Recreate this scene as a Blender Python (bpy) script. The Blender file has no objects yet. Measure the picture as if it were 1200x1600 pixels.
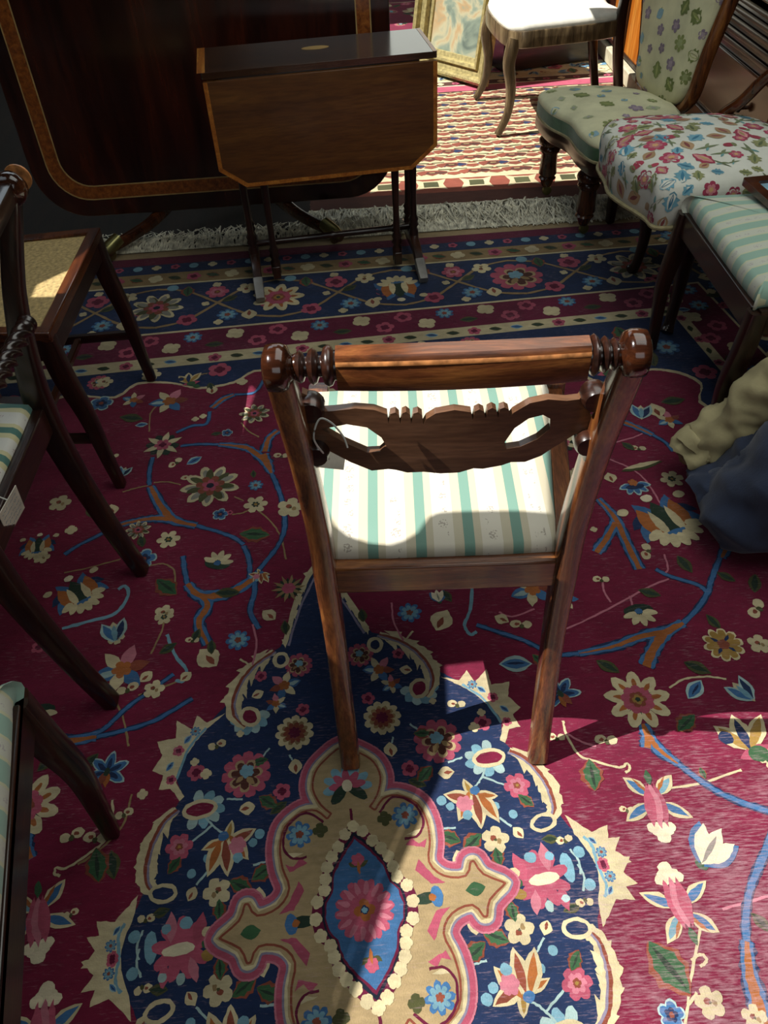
import bpy, bmesh, math, random
from mathutils import Vector, Matrix
from mathutils.geometry import tessellate_polygon
from mathutils.bvhtree import BVHTree
random.seed(11)
sc = bpy.context.scene
COL = sc.collection
R = math.radians

# ------------------------------------------------------------------ camera
F_PX, CAM_H = 1220.0, 1.30
_p, _r = R(45), R(3.3)
FWD = Vector((0, math.cos(_p), -math.sin(_p)))
_r0, _u0 = Vector((1, 0, 0)), Vector((0, math.sin(_p), math.cos(_p)))
RGT = _r0 * math.cos(_r) - _u0 * math.sin(_r)
UPV = _u0 * math.cos(_r) + _r0 * math.sin(_r)
CAM = Vector((0, 0, CAM_H))
cd = bpy.data.cameras.new('camera')
cam = bpy.data.objects.new('camera', cd); COL.objects.link(cam)
cd.sensor_fit = 'AUTO'; cd.sensor_width = 36; cd.lens = F_PX / 1600 * 36
cd.clip_start = .02
m = Matrix((RGT, UPV, -FWD)).transposed().to_4x4(); m.translation = CAM
cam.matrix_world = m
sc.camera = cam

# ------------------------------------------------------------------ light
SX, SY = .68, .05                       # the sun's run over the floor for one metre of fall
sd = bpy.data.lights.new('sun', 'SUN'); sd.energy = 5.6; sd.angle = R(.2); sd.color = (1, .97, .91)
so = bpy.data.objects.new('sun', sd); COL.objects.link(so)
so.rotation_euler = Vector((SX, SY, -1)).to_track_quat('-Z', 'Y').to_euler(); so.location = (-3, 0, 5)
w = bpy.data.worlds.new('sky'); sc.world = w; w.use_nodes = True
bg = w.node_tree.nodes['Background']; bg.inputs[0].default_value = (.80, .92, 1.0, 1); bg.inputs[1].default_value = 1.0
def area(name, loc, target, sx, sy, power, col=(1, 1, 1)):
    l = bpy.data.lights.new(name, 'AREA'); l.shape = 'RECTANGLE'; l.size = sx; l.size_y = sy; l.energy = power; l.color = col
    o = bpy.data.objects.new(name, l); COL.objects.link(o); o.location = loc
    o.rotation_euler = (Vector(target) - Vector(loc)).to_track_quat('-Z', 'Y').to_euler()
area('far_fill_light', (.6, 7.3, 2.0), (.5, 3, .4), 3.6, 1.6, 14, (.96, 1, .9))  # added ambient fill at the far end; no window stands there
area('overhead_fill_light', (.85, 1.25, 2.57), (.85, 1.25, 0), 1.7, 2.2, 19, (.97, 1, .93))  # added soft ambient fill under the closed ceiling
area('front_fill_light', (.3, -1.5, 1.6), (.2, 1.2, .5), 1.8, 1.4, 7, (.92, .98, 1))  # added fill for faces turned to the camera; the near wall is closed
sc.view_settings.view_transform = 'Standard'; sc.view_settings.look = 'None'
sc.view_settings.exposure = 0.6; sc.view_settings.gamma = 1.0; sc.view_settings.use_curve_mapping = False

# ------------------------------------------------------------------ helpers
def ray(px, py): return FWD + RGT * ((px - 600) / F_PX) - UPV * ((py - 800) / F_PX)
def P(px, py, z=0.0):
    d = ray(px, py); return CAM + d * ((z - CAM_H) / d.z)
def hexc(h):
    v = [int(h[i:i + 2], 16) / 255 for i in (1, 3, 5)]
    return tuple((c / 12.92 if c <= .04045 else ((c + .055) / 1.055) ** 2.4) for c in v) + (1.0,)

class Geo:
    def __init__(s): s.v, s.f, s.c = [], [], []
    def add(s, V, Fs, col=None):
        b = len(s.v); s.v += [tuple(x) for x in V]
        s.f += [tuple(i + b for i in f) for f in Fs]
        if col is not None: s.c += [col] * len(Fs)
    def box(s, a, b, c=None, rot=0):
        """box from corner a to corner b; rot turns it about its own centre's z"""
        (x0, y0, z0), (x1, y1, z1) = a, b
        V = [Vector((x, y, z)) for z in (z0, z1) for x, y in ((x0, y0), (x1, y0), (x1, y1), (x0, y1))]
        if rot:
            o = Vector(((x0 + x1) / 2, (y0 + y1) / 2, 0)); M = Matrix.Rotation(rot, 3, 'Z'); V = [M @ (v - o) + o for v in V]
        s.add(V, [(3, 2, 1, 0), (4, 5, 6, 7), (0, 1, 5, 4), (1, 2, 6, 5), (2, 3, 7, 6), (3, 0, 4, 7)], c); return s
    def sweep(s, path, secs, side=None, n=10, e=.35, sub=6, cap=True, col=None):
        """rounded-rectangle tube: path points, (width, depth) per point; side = direction of the width"""
        pts, wd = crom(path, sub), crom([(a, b, 0) for a, b in secs], sub)
        V, Fs = [], []
        N = len(pts)
        for i, p in enumerate(pts):
            t = (pts[min(i + 1, N - 1)] - pts[max(i - 1, 0)]).normalized()
            sd_ = Vector(side) if side else (Vector((0, 0, 1)) if abs(t.z) < .9 else Vector((1, 0, 0)))
            d = t.cross(sd_).normalized(); sx = d.cross(t).normalized()
            for k in range(n):
                a = 2 * math.pi * k / n + math.pi / n
                ca, sa = math.cos(a), math.sin(a)
                x = math.copysign(abs(ca) ** e, ca) * wd[i][0] / 2; y = math.copysign(abs(sa) ** e, sa) * wd[i][1] / 2
                V.append(p + sx * x + d * y)
        for i in range(N - 1):
            for k in range(n):
                k2 = (k + 1) % n; Fs.append((i * n + k, i * n + k2, (i + 1) * n + k2, (i + 1) * n + k))
        if cap: Fs += [tuple(range(n))[::-1], tuple((N - 1) * n + k for k in range(n))]
        s.add(V, Fs, col); return s
    def lathe(s, prof, base=(0, 0, 0), axis=(0, 0, 1), n=20, col=None):
        """prof: (radius, height) along axis from base"""
        ax = Vector(axis).normalized(); q = Vector((0, 0, 1)).rotation_difference(ax); b = Vector(base)
        V, Fs = [], []
        for r, h in prof:
            for k in range(n):
                a = 2 * math.pi * k / n; V.append(b + q @ Vector((r * math.cos(a), r * math.sin(a), h)))
        for i in range(len(prof) - 1):
            for k in range(n):
                k2 = (k + 1) % n; Fs.append((i * n + k, i * n + k2, (i + 1) * n + k2, (i + 1) * n + k))
        Fs += [tuple(range(n))[::-1], tuple((len(prof) - 1) * n + k for k in range(n))]
        s.add(V, Fs, col); return s
    def prism(s, loops, t0, t1, fn, col=None):
        """closed outline plus holes in (u, v), extruded from t0 to t1; fn(u, v, t) -> point"""
        tri = tessellate_polygon([[Vector((u, v, 0)) for u, v in lp] for lp in loops])
        flat = [p for lp in loops for p in lp]; n = len(flat)
        V = [fn(u, v, t0) for u, v in flat] + [fn(u, v, t1) for u, v in flat]
        Fs = [tuple(t) for t in tri] + [tuple(i + n for i in t)[::-1] for t in tri]
        o = 0
        for lp in loops:
            k = len(lp)
            for i in range(k):
                j = (i + 1) % k; Fs.append((o + i, o + j, n + o + j, n + o + i))
            o += k
        s.add(V, Fs, col); return s
    def obj(s, name, mat, parent=None, loc=None, sharp=38, bevel=0, fix=True):
        me = bpy.data.meshes.new(name); me.from_pydata(s.v, [], s.f); me.update()
        if s.c:
            at = me.attributes.new('Col', 'BYTE_COLOR', 'CORNER')
            buf = []
            for p in me.polygons: buf += list(s.c[p.index]) * p.loop_total
            at.data.foreach_set('color', buf)
        if fix:
            bm = bmesh.new(); bm.from_mesh(me); bmesh.ops.recalc_face_normals(bm, faces=bm.faces); bm.to_mesh(me); bm.free()
        if sharp:
            me.shade_smooth(); me.set_sharp_from_angle(angle=R(sharp))
        me.materials.append(mat)
        o = bpy.data.objects.new(name, me); COL.objects.link(o)
        if parent: o.parent = parent
        if loc is not None: o.location = loc
        if bevel:
            b = o.modifiers.new('bevel', 'BEVEL'); b.width = bevel; b.segments = 2; b.limit_method = 'ANGLE'; b.angle_limit = R(40)
        return o

def crom(pts, sub):
    """Catmull-Rom through the points"""
    pts = [Vector(p) for p in pts]
    if len(pts) < 3:
        return [pts[0].lerp(pts[1], i / sub) for i in range(sub + 1)]
    out = []
    for i in range(len(pts) - 1):
        p0, p1, p2, p3 = pts[max(i - 1, 0)], pts[i], pts[i + 1], pts[min(i + 2, len(pts) - 1)]
        for k in range(sub):
            t = k / sub
            out.append(.5 * ((2 * p1) + (p2 - p0) * t + (2 * p0 - 5 * p1 + 4 * p2 - p3) * t * t + (3 * p1 - p0 - 3 * p2 + p3) * t ** 3))
    out.append(pts[-1]); return out
def tag(o, label=None, cat=None, group=None, kind=None):
    if label: o['label'] = label
    if cat: o['category'] = cat
    if group: o['group'] = group
    if kind: o['kind'] = kind
    return o
def empty(name, loc, rz=0, label=None, cat=None, group=None):
    o = bpy.data.objects.new(name, None); COL.objects.link(o); o.location = loc; o.rotation_euler = (0, 0, rz); o.empty_display_size = .1
    return tag(o, label, cat, group)
def rrect(w, h, r, n=6, cx=0, cy=0):
    out = []
    for sx, sy, a0 in ((1, 1, 0), (-1, 1, 90), (-1, -1, 180), (1, -1, 270)):
        for k in range(n + 1):
            a = R(a0 + 90 * k / n); out.append((cx + sx * (w / 2 - r) + r * math.cos(a), cy + sy * (h / 2 - r) + r * math.sin(a)))
    return out
def cushion(outline, prof, crown, rings=5):
    """padded seat: prof = (scale about the centroid, z) up the side, then a crowned top"""
    g = Geo(); n = len(outline); cx = sum(p[0] for p in outline) / n; cy = sum(p[1] for p in outline) / n
    V, Fs = [], []
    s1, z1 = prof[-1]
    full = list(prof) + [(s1 * (1 - k / rings), z1 + crown * math.sin(math.pi / 2 * k / rings) ** .8) for k in range(1, rings)]
    for s, z in full:
        V += [(cx + (x - cx) * s, cy + (y - cy) * s, z) for x, y in outline]
    V.append((cx, cy, z1 + crown)); N = len(full)
    for i in range(N - 1):
        for k in range(n):
            k2 = (k + 1) % n; Fs.append((i * n + k, i * n + k2, (i + 1) * n + k2, (i + 1) * n + k))
    for k in range(n): Fs.append(((N - 1) * n + k, (N - 1) * n + (k + 1) % n, len(V) - 1))
    Fs.append(tuple(range(n))[::-1])
    g.add(V, Fs); return g
def closed(pts, sub=5):
    """smooth closed outline through 2-D points"""
    n = len(pts); out = []
    for i in range(n):
        p0, p1, p2, p3 = (Vector(pts[(i + k) % n]) for k in (-1, 0, 1, 2))
        for k in range(sub):
            t = k / sub
            v = .5 * ((2 * p1) + (p2 - p0) * t + (2 * p0 - 5 * p1 + 4 * p2 - p3) * t * t + (3 * p1 - p0 - 3 * p2 + p3) * t ** 3)
            out.append((v.x, v.y))
    return out

# ------------------------------------------------------------------ materials
def nodes(name):
    m = bpy.data.materials.new(name); m.use_nodes = True; nt = m.node_tree
    b = nt.nodes['Principled BSDF']
    def N(t, **k):
        n = nt.nodes.new(t)
        for a, v in k.items():
            if a in ('ins',):
                for i, val in v.items(): n.inputs[i].default_value = val
            else: setattr(n, a, v)
        return n
    return m, nt, b, N, nt.links.new
def ramp(n, stops, interp='LINEAR'):
    cr = n.color_ramp; cr.interpolation = interp
    while len(cr.elements) > 1: cr.elements.remove(cr.elements[-1])
    cr.elements[0].position = stops[0][0]; cr.elements[0].color = stops[0][1]
    for p, c in stops[1:]:
        e = cr.elements.new(p); e.color = c
def wood(name, dark, mid, light, axis='z', scale=9, rough=.28, coat=.35, contrast=1.0):
    m, nt, b, N, L = nodes(name)
    tc = N('ShaderNodeTexCoord'); mp = N('ShaderNodeMapping')
    s = {'x': (.12, 1, 1), 'y': (1, .12, 1), 'z': (1, 1, .12)}[axis]; mp.inputs['Scale'].default_value = [k * scale for k in s]
    L(tc.outputs['Object'], mp.inputs[0])
    n1 = N('ShaderNodeTexNoise', ins={'Scale': 3.0, 'Detail': 6.0, 'Roughness': .62, 'Distortion': .6}); L(mp.outputs[0], n1.inputs['Vector'])
    r = N('ShaderNodeValToRGB'); L(n1.outputs[0], r.inputs[0])
    k = .2 / contrast
    ramp(r, [(.5 - k, hexc(dark)), (.5, hexc(mid)), (.5 + k, hexc(light))])
    n2 = N('ShaderNodeTexNoise', ins={'Scale': 26.0, 'Detail': 3.0}); L(mp.outputs[0], n2.inputs['Vector'])
    mx = N('ShaderNodeMix', data_type='RGBA', blend_type='MULTIPLY'); mx.inputs[0].default_value = .45
    r2 = N('ShaderNodeValToRGB'); ramp(r2, [(.35, (.35, .35, .35, 1)), (.6, (1, 1, 1, 1))]); L(n2.outputs[0], r2.inputs[0])
    L(r.outputs[0], mx.inputs['A']); L(r2.outputs[0], mx.inputs['B']); L(mx.outputs['Result'], b.inputs['Base Color'])
    bp = N('ShaderNodeBump', ins={'Strength': .06, 'Distance': .002}); L(n2.outputs[0], bp.inputs['Height']); L(bp.outputs[0], b.inputs['Normal'])
    b.inputs['Roughness'].default_value = rough; b.inputs['Coat Weight'].default_value = coat; b.inputs['Coat Roughness'].default_value = .12
    return m
def plain(name, col, rough=.6, metal=0.0, var=.12, nscale=30, bump=0.0, sheen=0.0):
    m, nt, b, N, L = nodes(name)
    tc = N('ShaderNodeTexCoord'); n1 = N('ShaderNodeTexNoise', ins={'Scale': float(nscale), 'Detail': 4.0}); L(tc.outputs['Object'], n1.inputs['Vector'])
    r = N('ShaderNodeValToRGB'); c = hexc(col)
    ramp(r, [(.3, tuple(x * (1 - var * 2) for x in c[:3]) + (1,)), (.7, tuple(min(1, x * (1 + var)) for x in c[:3]) + (1,))])
    L(n1.outputs[0], r.inputs[0]); L(r.outputs[0], b.inputs['Base Color'])
    b.inputs['Roughness'].default_value = rough; b.inputs['Metallic'].default_value = metal; b.inputs['Sheen Weight'].default_value = sheen
    if bump:
        n2 = N('ShaderNodeTexNoise', ins={'Scale': nscale * 9.0, 'Detail': 2.0}); L(tc.outputs['Object'], n2.inputs['Vector'])
        bp = N('ShaderNodeBump', ins={'Strength': bump, 'Distance': .003}); L(n2.outputs[0], bp.inputs['Height']); L(bp.outputs[0], b.inputs['Normal'])
    return m
def stripes(name, axis, period, off, bands, motif=('#8f8478', .5), lo=.46, hi=.80):
    """woven stripe cloth; bands = (start within the period, colour); small figured sprigs inside lo..hi"""
    m, nt, b, N, L = nodes(name)
    tc = N('ShaderNodeTexCoord'); sp = N('ShaderNodeSeparateXYZ'); L(tc.outputs['Object'], sp.inputs[0])
    a = N('ShaderNodeMath', operation='ADD'); L(sp.outputs['xyz'.index(axis)], a.inputs[0]); a.inputs[1].default_value = -off + 40 * period
    d = N('ShaderNodeMath', operation='DIVIDE'); L(a.outputs[0], d.inputs[0]); d.inputs[1].default_value = period
    f = N('ShaderNodeMath', operation='FRACT'); L(d.outputs[0], f.inputs[0])
    r = N('ShaderNodeValToRGB'); L(f.outputs[0], r.inputs[0]); ramp(r, [(p, hexc(c)) for p, c in bands], 'CONSTANT')
    msk = N('ShaderNodeValToRGB'); L(f.outputs[0], msk.inputs[0])
    ramp(msk, [(0, (0, 0, 0, 1)), (lo + (hi - lo) * .25, (1, 1, 1, 1)), (hi - (hi - lo) * .25, (0, 0, 0, 1))], 'CONSTANT')
    vo = N('ShaderNodeTexVoronoi', ins={'Scale': 42.0, 'Randomness': .6}); L(tc.outputs['Object'], vo.inputs['Vector'])
    no = N('ShaderNodeTexNoise', ins={'Scale': 330.0, 'Detail': 1.0}); L(tc.outputs['Object'], no.inputs['Vector'])
    lt = N('ShaderNodeMath', operation='LESS_THAN'); L(vo.outputs['Distance'], lt.inputs[0]); lt.inputs[1].default_value = .36
    gt = N('ShaderNodeMath', operation='GREATER_THAN'); L(no.outputs[0], gt.inputs[0]); gt.inputs[1].default_value = .53
    m1 = N('ShaderNodeMath', operation='MULTIPLY'); L(lt.outputs[0], m1.inputs[0]); L(gt.outputs[0], m1.inputs[1])
    m2 = N('ShaderNodeMath', operation='MULTIPLY'); L(m1.outputs[0], m2.inputs[0]); L(msk.outputs[0], m2.inputs[1])
    m3 = N('ShaderNodeMath', operation='MULTIPLY'); L(m2.outputs[0], m3.inputs[0]); m3.inputs[1].default_value = motif[1]
    mx = N('ShaderNodeMix', data_type='RGBA'); L(m3.outputs[0], mx.inputs[0]); L(r.outputs[0], mx.inputs['A']); mx.inputs['B'].default_value = hexc(motif[0])
    wv = N('ShaderNodeTexNoise', ins={'Scale': 900.0}); L(tc.outputs['Object'], wv.inputs['Vector'])
    bp = N('ShaderNodeBump', ins={'Strength': .15, 'Distance': .001}); L(wv.outputs[0], bp.inputs['Height']); L(bp.outputs[0], b.inputs['Normal'])
    L(mx.outputs['Result'], b.inputs['Base Color']); b.inputs['Roughness'].default_value = .75; b.inputs['Sheen Weight'].default_value = .15
    return m
def painted(name, rough=.95, var=.25, nscale=90, bump=.35, wear_and_sun=False):
    """colour comes from the dyed yarn of each figure (face attribute), with yarn-to-yarn variation"""
    m, nt, b, N, L = nodes(name)
    at = N('ShaderNodeAttribute', attribute_name='Col'); tc = N('ShaderNodeTexCoord')
    mp = N('ShaderNodeMapping'); mp.inputs['Scale'].default_value = (.35, 1.0, 1); mp.inputs['Rotation'].default_value = (0, 0, R(-7.2)); L(tc.outputs['Object'], mp.inputs[0])
    n1 = N('ShaderNodeTexNoise', ins={'Scale': float(nscale), 'Detail': 4.0, 'Roughness': .7}); L(mp.outputs[0], n1.inputs['Vector'])
    n0 = N('ShaderNodeTexNoise', ins={'Scale': 6.0, 'Detail': 3.0}); L(tc.outputs['Object'], n0.inputs['Vector'])
    ad = N('ShaderNodeMath', operation='ADD'); L(n1.outputs[0], ad.inputs[0]); L(n0.outputs[0], ad.inputs[1])
    r = N('ShaderNodeMapRange', ins={'From Min': .7, 'From Max': 1.3, 'To Min': 1 - var, 'To Max': 1 + var}); L(ad.outputs[0], r.inputs[0])
    mx = N('ShaderNodeMix', data_type='RGBA', blend_type='MULTIPLY'); mx.inputs[0].default_value = 1
    L(at.outputs['Color'], mx.inputs['A']); L(r.outputs[0], mx.inputs['B'])
    out = mx.outputs['Result']
    if wear_and_sun:
        # pile worn down to the pale weft: fine broken lines along the rows, strongest in one worn patch that also paints in sunlit paleness
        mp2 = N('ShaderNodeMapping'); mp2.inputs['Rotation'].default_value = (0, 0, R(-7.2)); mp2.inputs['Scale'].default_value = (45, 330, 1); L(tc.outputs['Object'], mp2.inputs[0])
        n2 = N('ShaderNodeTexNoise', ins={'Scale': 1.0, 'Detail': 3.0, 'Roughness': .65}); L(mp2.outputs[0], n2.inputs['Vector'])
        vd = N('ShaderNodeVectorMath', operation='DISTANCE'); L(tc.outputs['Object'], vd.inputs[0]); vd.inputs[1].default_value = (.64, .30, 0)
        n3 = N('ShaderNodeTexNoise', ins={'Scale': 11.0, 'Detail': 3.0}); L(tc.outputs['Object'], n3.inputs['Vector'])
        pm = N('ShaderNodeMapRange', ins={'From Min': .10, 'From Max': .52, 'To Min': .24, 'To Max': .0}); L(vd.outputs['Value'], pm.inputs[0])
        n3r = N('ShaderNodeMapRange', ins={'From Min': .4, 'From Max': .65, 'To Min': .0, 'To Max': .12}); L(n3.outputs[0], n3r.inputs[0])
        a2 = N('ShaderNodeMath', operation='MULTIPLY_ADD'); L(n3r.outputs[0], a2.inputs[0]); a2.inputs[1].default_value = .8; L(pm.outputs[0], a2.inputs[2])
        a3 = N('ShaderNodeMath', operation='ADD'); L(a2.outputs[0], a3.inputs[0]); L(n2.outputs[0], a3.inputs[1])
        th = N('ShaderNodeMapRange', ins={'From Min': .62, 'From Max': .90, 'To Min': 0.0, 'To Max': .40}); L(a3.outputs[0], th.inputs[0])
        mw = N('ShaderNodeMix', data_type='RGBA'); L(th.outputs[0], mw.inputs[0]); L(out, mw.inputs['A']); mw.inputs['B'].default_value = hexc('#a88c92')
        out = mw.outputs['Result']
    L(out, b.inputs['Base Color']); b.inputs['Roughness'].default_value = rough; b.inputs['Specular IOR Level'].default_value = .15
    b.inputs['Sheen Weight'].default_value = .12
    n4 = N('ShaderNodeTexNoise', ins={'Scale': 420.0, 'Detail': 2.0}); L(tc.outputs['Object'], n4.inputs['Vector'])
    bp = N('ShaderNodeBump', ins={'Strength': bump, 'Distance': .003}); L(n4.outputs[0], bp.inputs['Height']); L(bp.outputs[0], b.inputs['Normal'])
    return m

M = {}
for ax in 'xyz':
    M['rose_' + ax] = wood('rosewood_' + ax, '#301b10', '#6a3b1f', '#98602f', ax, 16, .27)
    M['dark_' + ax] = wood('dark_mahogany_' + ax, '#120907', '#27130c', '#3d1f12', ax, 14, .3)
    M['maho_' + ax] = wood('mahogany_' + ax, '#241008', '#4a2410', '#6b3a1a', ax, 8, .22)
M['splat'] = wood('splat_wood', '#472e1f', '#664630', '#7c5840', 'x', 10, .34)
M['leaf'] = wood('leaf_wood', '#4a2a10', '#5e3815', '#70471c', 'x', 6, .35, .2)
M['top'] = wood('table_top_wood', '#2a1a0e', '#3b2513', '#4a3018', 'x', 6, .18, .6)
M['flame'] = wood('flame_mahogany', '#120603', '#2c1008', '#4a1d0c', 'z', 3.2, .22, .4)
M['band'] = wood('crossbanding', '#5a2a10', '#8a4a1c', '#a9642a', 'y', 22, .3)
M['satin'] = wood('satinwood', '#8a4a18', '#b06a26', '#c98a3c', 'y', 12, .3)
M['string'] = plain('pale_stringing', '#b0905a', .45)
M['worn'] = plain('worn_edge', '#c07f4a', .4, var=.3, nscale=90)
M['brass'] = plain('brass', '#8f8a5a', .35, .85)
M['cream_cloth'] = plain('tag_card', '#cfc6b4', .9, bump=.1)
M['twine'] = plain('white_twine', '#d6d6cc', .9)
M['ink'] = plain('ink', '#7f8890', .9)
M['yarn'] = painted('wool_pile', wear_and_sun=True)
M['flat'] = painted('flatweave', var=.25, nscale=60)
M['print'] = painted('printed_cloth', .8, .15, 60, .1)
M['wool_fringe'] = plain('fringe_cotton', '#d6d0ba', .95, var=.3, nscale=40)
# ------------------------------------------------------------------ the room: floor, walls, ceiling with added openings for the sun
def struct(name, g, mat): return tag(g.obj(name, mat, sharp=0), kind='structure')
M['floor'] = wood('floor_boards', '#0e0906', '#1a110a', '#241810', 'y', 5, .95, 0)
M['wall'] = plain('dark_painted_wall', '#3a352e', .9)
M['ceil'] = plain('ceiling_board', '#6a675e', .9)
X0, X1, Y0, Y1, ZC = -2.6, 2.6, -1.6, 7.6, 2.6
struct('floor', Geo().box((X0, Y0, -.06), (X1, Y1, -.006)), M['floor'])
struct('wall_left', Geo().box((X0 - .1, Y0, 0), (X0, Y1, ZC)), M['wall'])
struct('wall_right', Geo().box((X1, Y0, 0), (X1 + .1, Y1, ZC)), M['wall'])
struct('wall_near', Geo().box((X0 - .1, Y0 - .1, 0), (X1 + .1, Y0, ZC)), M['wall'])
struct('wall_far', Geo().box((X0 - .1, Y1, 0), (X1 + .1, Y1 + .1, ZC)), M['wall'])
def up(px, py, z): p = P(px, py, z); return (p.x - SX * (ZC - z), p.y - SY * (ZC - z))
def upw(x, y, z): return (x - SX * (ZC - z), y - SY * (ZC - z))
holes = [  # openings invented and shaped to cast the wanted sun patches
    [up(x, y, .475) for x, y in ((470, 608), (850, 603), (862, 806), (760, 806), (690, 808), (676, 814), (657, 836), (634, 848), (604, 856), (570, 854), (535, 843), (514, 826), (498, 800), (474, 740))],
    [upw(x, y, 0) for x, y in ((.088, .866), (.19, .872), (.205, .742), (.48, .748), (.70, .762), (1.0, .78), (1.15, .74), (1.15, .12), (-.16, .12), (-.135, .22), (-.085, .34), (-.045, .44), (.015, .555), (.055, .63), (.080, .70))],
    [upw(x, y, 0) for x, y in ((-.1, 3.12), (1.22, 3.12), (1.28, 3.80), (1.8, 3.86), (1.8, 5.6), (-.1, 5.6))],
    [up(x, y, .44) for x, y in ((40, 466), (108, 464), (158, 394), (148, 384), (98, 424), (50, 446))],
]
edge = [(-.16, .12), (-.135, .22), (-.085, .34), (-.045, .44), (.015, .555), (.055, .63), (.080, .70)]     # added thin slits that grade the sun patch's edge
for o, wd in ((.014, .014), (.040, .010), (.066, .006), (.092, .004)):
    holes.append([upw(x - o, y, 0) for x, y in edge] + [upw(x - o - wd, y, 0) for x, y in edge[::-1]])
struct('ceiling', Geo().prism([[(X0 - .1, Y0), (X1 + .1, Y0), (X1 + .1, Y1 + .1), (X0 - .1, Y1 + .1)]] + holes, ZC, ZC + .02, lambda u, v, t: (u, v, t)), M['ceil'])
# ------------------------------------------------------------------ woven patterns: every figure is a flat inlaid piece of pile
C = {k: tuple(x * .78 for x in hexc(v)[:3]) + (1,) for k, v in dict(red='#701a36', dred='#5a1530', pink='#a04a5e', rose='#b06a78', navy='#1d2c4c', blue='#3a628c', sky='#6c93a2', pale='#93aaa8',
     cream='#bcae8a', white='#cfc3a6', beige='#a08a66', tan='#8c7450', orange='#96582c', gold='#8f7038', green='#345538', olive='#45462a', dgreen='#26352a',
     black='#161a2a', lilac='#7c7488', brown='#4c2a22', rust='#7c4030', grey='#7c7a70').items()}
class Pat:
    def __init__(s, z=-.0056, dz=.00011, jit=.0009, step=.006): s.g = Geo(); s.z, s.dz, s.jit, s.step, s.k = z, dz, jit, step, 0
    def lift(s, lev): s.k = (s.k + 1) % 31; return s.z + (lev + s.k / 32) * s.dz
    def poly(s, pts, col, lev, jit=None, z=None):
        j = s.jit if jit is None else jit
        out = []
        n = len(pts)
        for i in range(n):
            a, b = Vector(pts[i]).to_2d(), Vector(pts[(i + 1) % n]).to_2d(); L = (b - a).length
            k = max(1, min(400, int(L / s.step))) if j else 1
            for q in range(k): p = a.lerp(b, q / k); out.append((p.x + random.uniform(-j, j), p.y + random.uniform(-j, j)))
        tri = tessellate_polygon([[Vector((x, y, 0)) for x, y in out]])
        c = C[col] if isinstance(col, str) else col
        f = random.uniform(.88, 1.12); c = tuple(min(1, x * f) for x in c[:3]) + (1,)
        zz = s.lift(lev)
        T = []
        for t in tri:
            (ax, ay), (bx, by), (cx, cy) = (out[i] for i in t)
            T.append(tuple(t) if (bx - ax) * (cy - ay) - (by - ay) * (cx - ax) > 0 else tuple(t)[::-1])
        s.g.add([(x, y, zz) for x, y in out], T, c)
    def stroke(s, pts, wd, col, lev, sub=6):
        """line of pile; wd one width or (start, middle, end)"""
        c = crom([Vector((p[0], p[1], 0)) for p in pts], sub); n = len(c)
        V = []
        for i, p in enumerate(c):
            t = (c[min(i + 1, n - 1)] - c[max(i - 1, 0)]); t.normalize() if t.length else None
            if isinstance(wd, tuple):
                q = i / (n - 1); ww = wd[0] + (wd[1] - wd[0]) * q * 2 if q < .5 else wd[1] + (wd[2] - wd[1]) * (q - .5) * 2
            else: ww = wd
            ww *= random.uniform(.8, 1.2)
            o = Vector((-t.y, t.x, 0)) * ww / 2; j = Vector((random.uniform(-1, 1), random.uniform(-1, 1), 0)) * s.jit * .8
            V += [p + o + j, p - o + j]
        zz = s.lift(lev); cc = C[col] if isinstance(col, str) else col
        s.g.add([(v.x, v.y, zz) for v in V], [(2 * i, 2 * i + 1, 2 * i + 3, 2 * i + 2) for i in range(n - 1)], cc)
    def fat(s, pts, wd, col, lev):
        """line with round joints, for outlines with sharp turns"""
        for a, b in zip(pts, pts[1:]):
            a, b = Vector(a), Vector(b); t = (b - a)
            if t.length < 1e-6: continue
            t.normalize(); o = Vector((-t.y, t.x)) * wd / 2
            s.g.add([(q.x, q.y, z) for z in (s.lift(lev),) for q in (a - o, b - o, b + o, a + o)], [(0, 1, 2, 3)], C[col])
            z = s.lift(lev); s.g.add([(b.x + wd / 2 * math.cos(k * math.pi / 5), b.y + wd / 2 * math.sin(k * math.pi / 5), z) for k in range(10)], [tuple(range(10))], C[col])
    def motif(s, shapes, ctr, ang, rad, lev, flip=False):
        ca, sa = math.cos(ang), math.sin(ang)
        for pts, col, l in shapes:
            q = [((-x if flip else x), y) for x, y in pts]
            s.poly([(ctr[0] + rad * (x * ca - y * sa), ctr[1] + rad * (x * sa + y * ca)) for x, y in q], col, lev + l, jit=min(s.jit, rad * .05))

def ros(n, r, d=.78, ph=0, cx=0, cy=0, p=.6):
    k = n * 6; return [(cx + r * (d + (1 - d) * abs(math.cos(n * (t := 2 * math.pi * i / k) / 2)) ** p) * math.cos(t + ph), cy + r * (d + (1 - d) * abs(math.cos(n * t / 2)) ** p) * math.sin(t + ph)) for i in range(k)]
def ell(cx, cy, a, b, ang=0, n=12, pt=0):
    """ellipse, or with pt > 0 a petal that narrows to its base"""
    out = []
    for i in range(n):
        t = 2 * math.pi * i / n; x, y = a * math.cos(t), b * math.sin(t) * (1 - pt * (.5 - .5 * math.cos(t)) if pt < 0 else 1 - pt * (.5 - .5 * math.cos(t)))
        out.append((cx + x * math.cos(ang) - y * math.sin(ang), cy + x * math.sin(ang) + y * math.cos(ang)))
    return out
def lens(x0, y0, x1, y1, w, n=6, teeth=0):
    dx, dy = x1 - x0, y1 - y0; a, b = [], []
    for i in range(n + 1):
        t = i / n; h = w * math.sin(math.pi * t) * (1 + (teeth if i % 2 else -teeth))
        a.append((x0 + dx * t - dy * h, y0 + dy * t + dx * h)); b.append((x0 + dx * t + dy * h, y0 + dy * t - dx * h))
    return a + b[::-1][1:-1]
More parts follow.
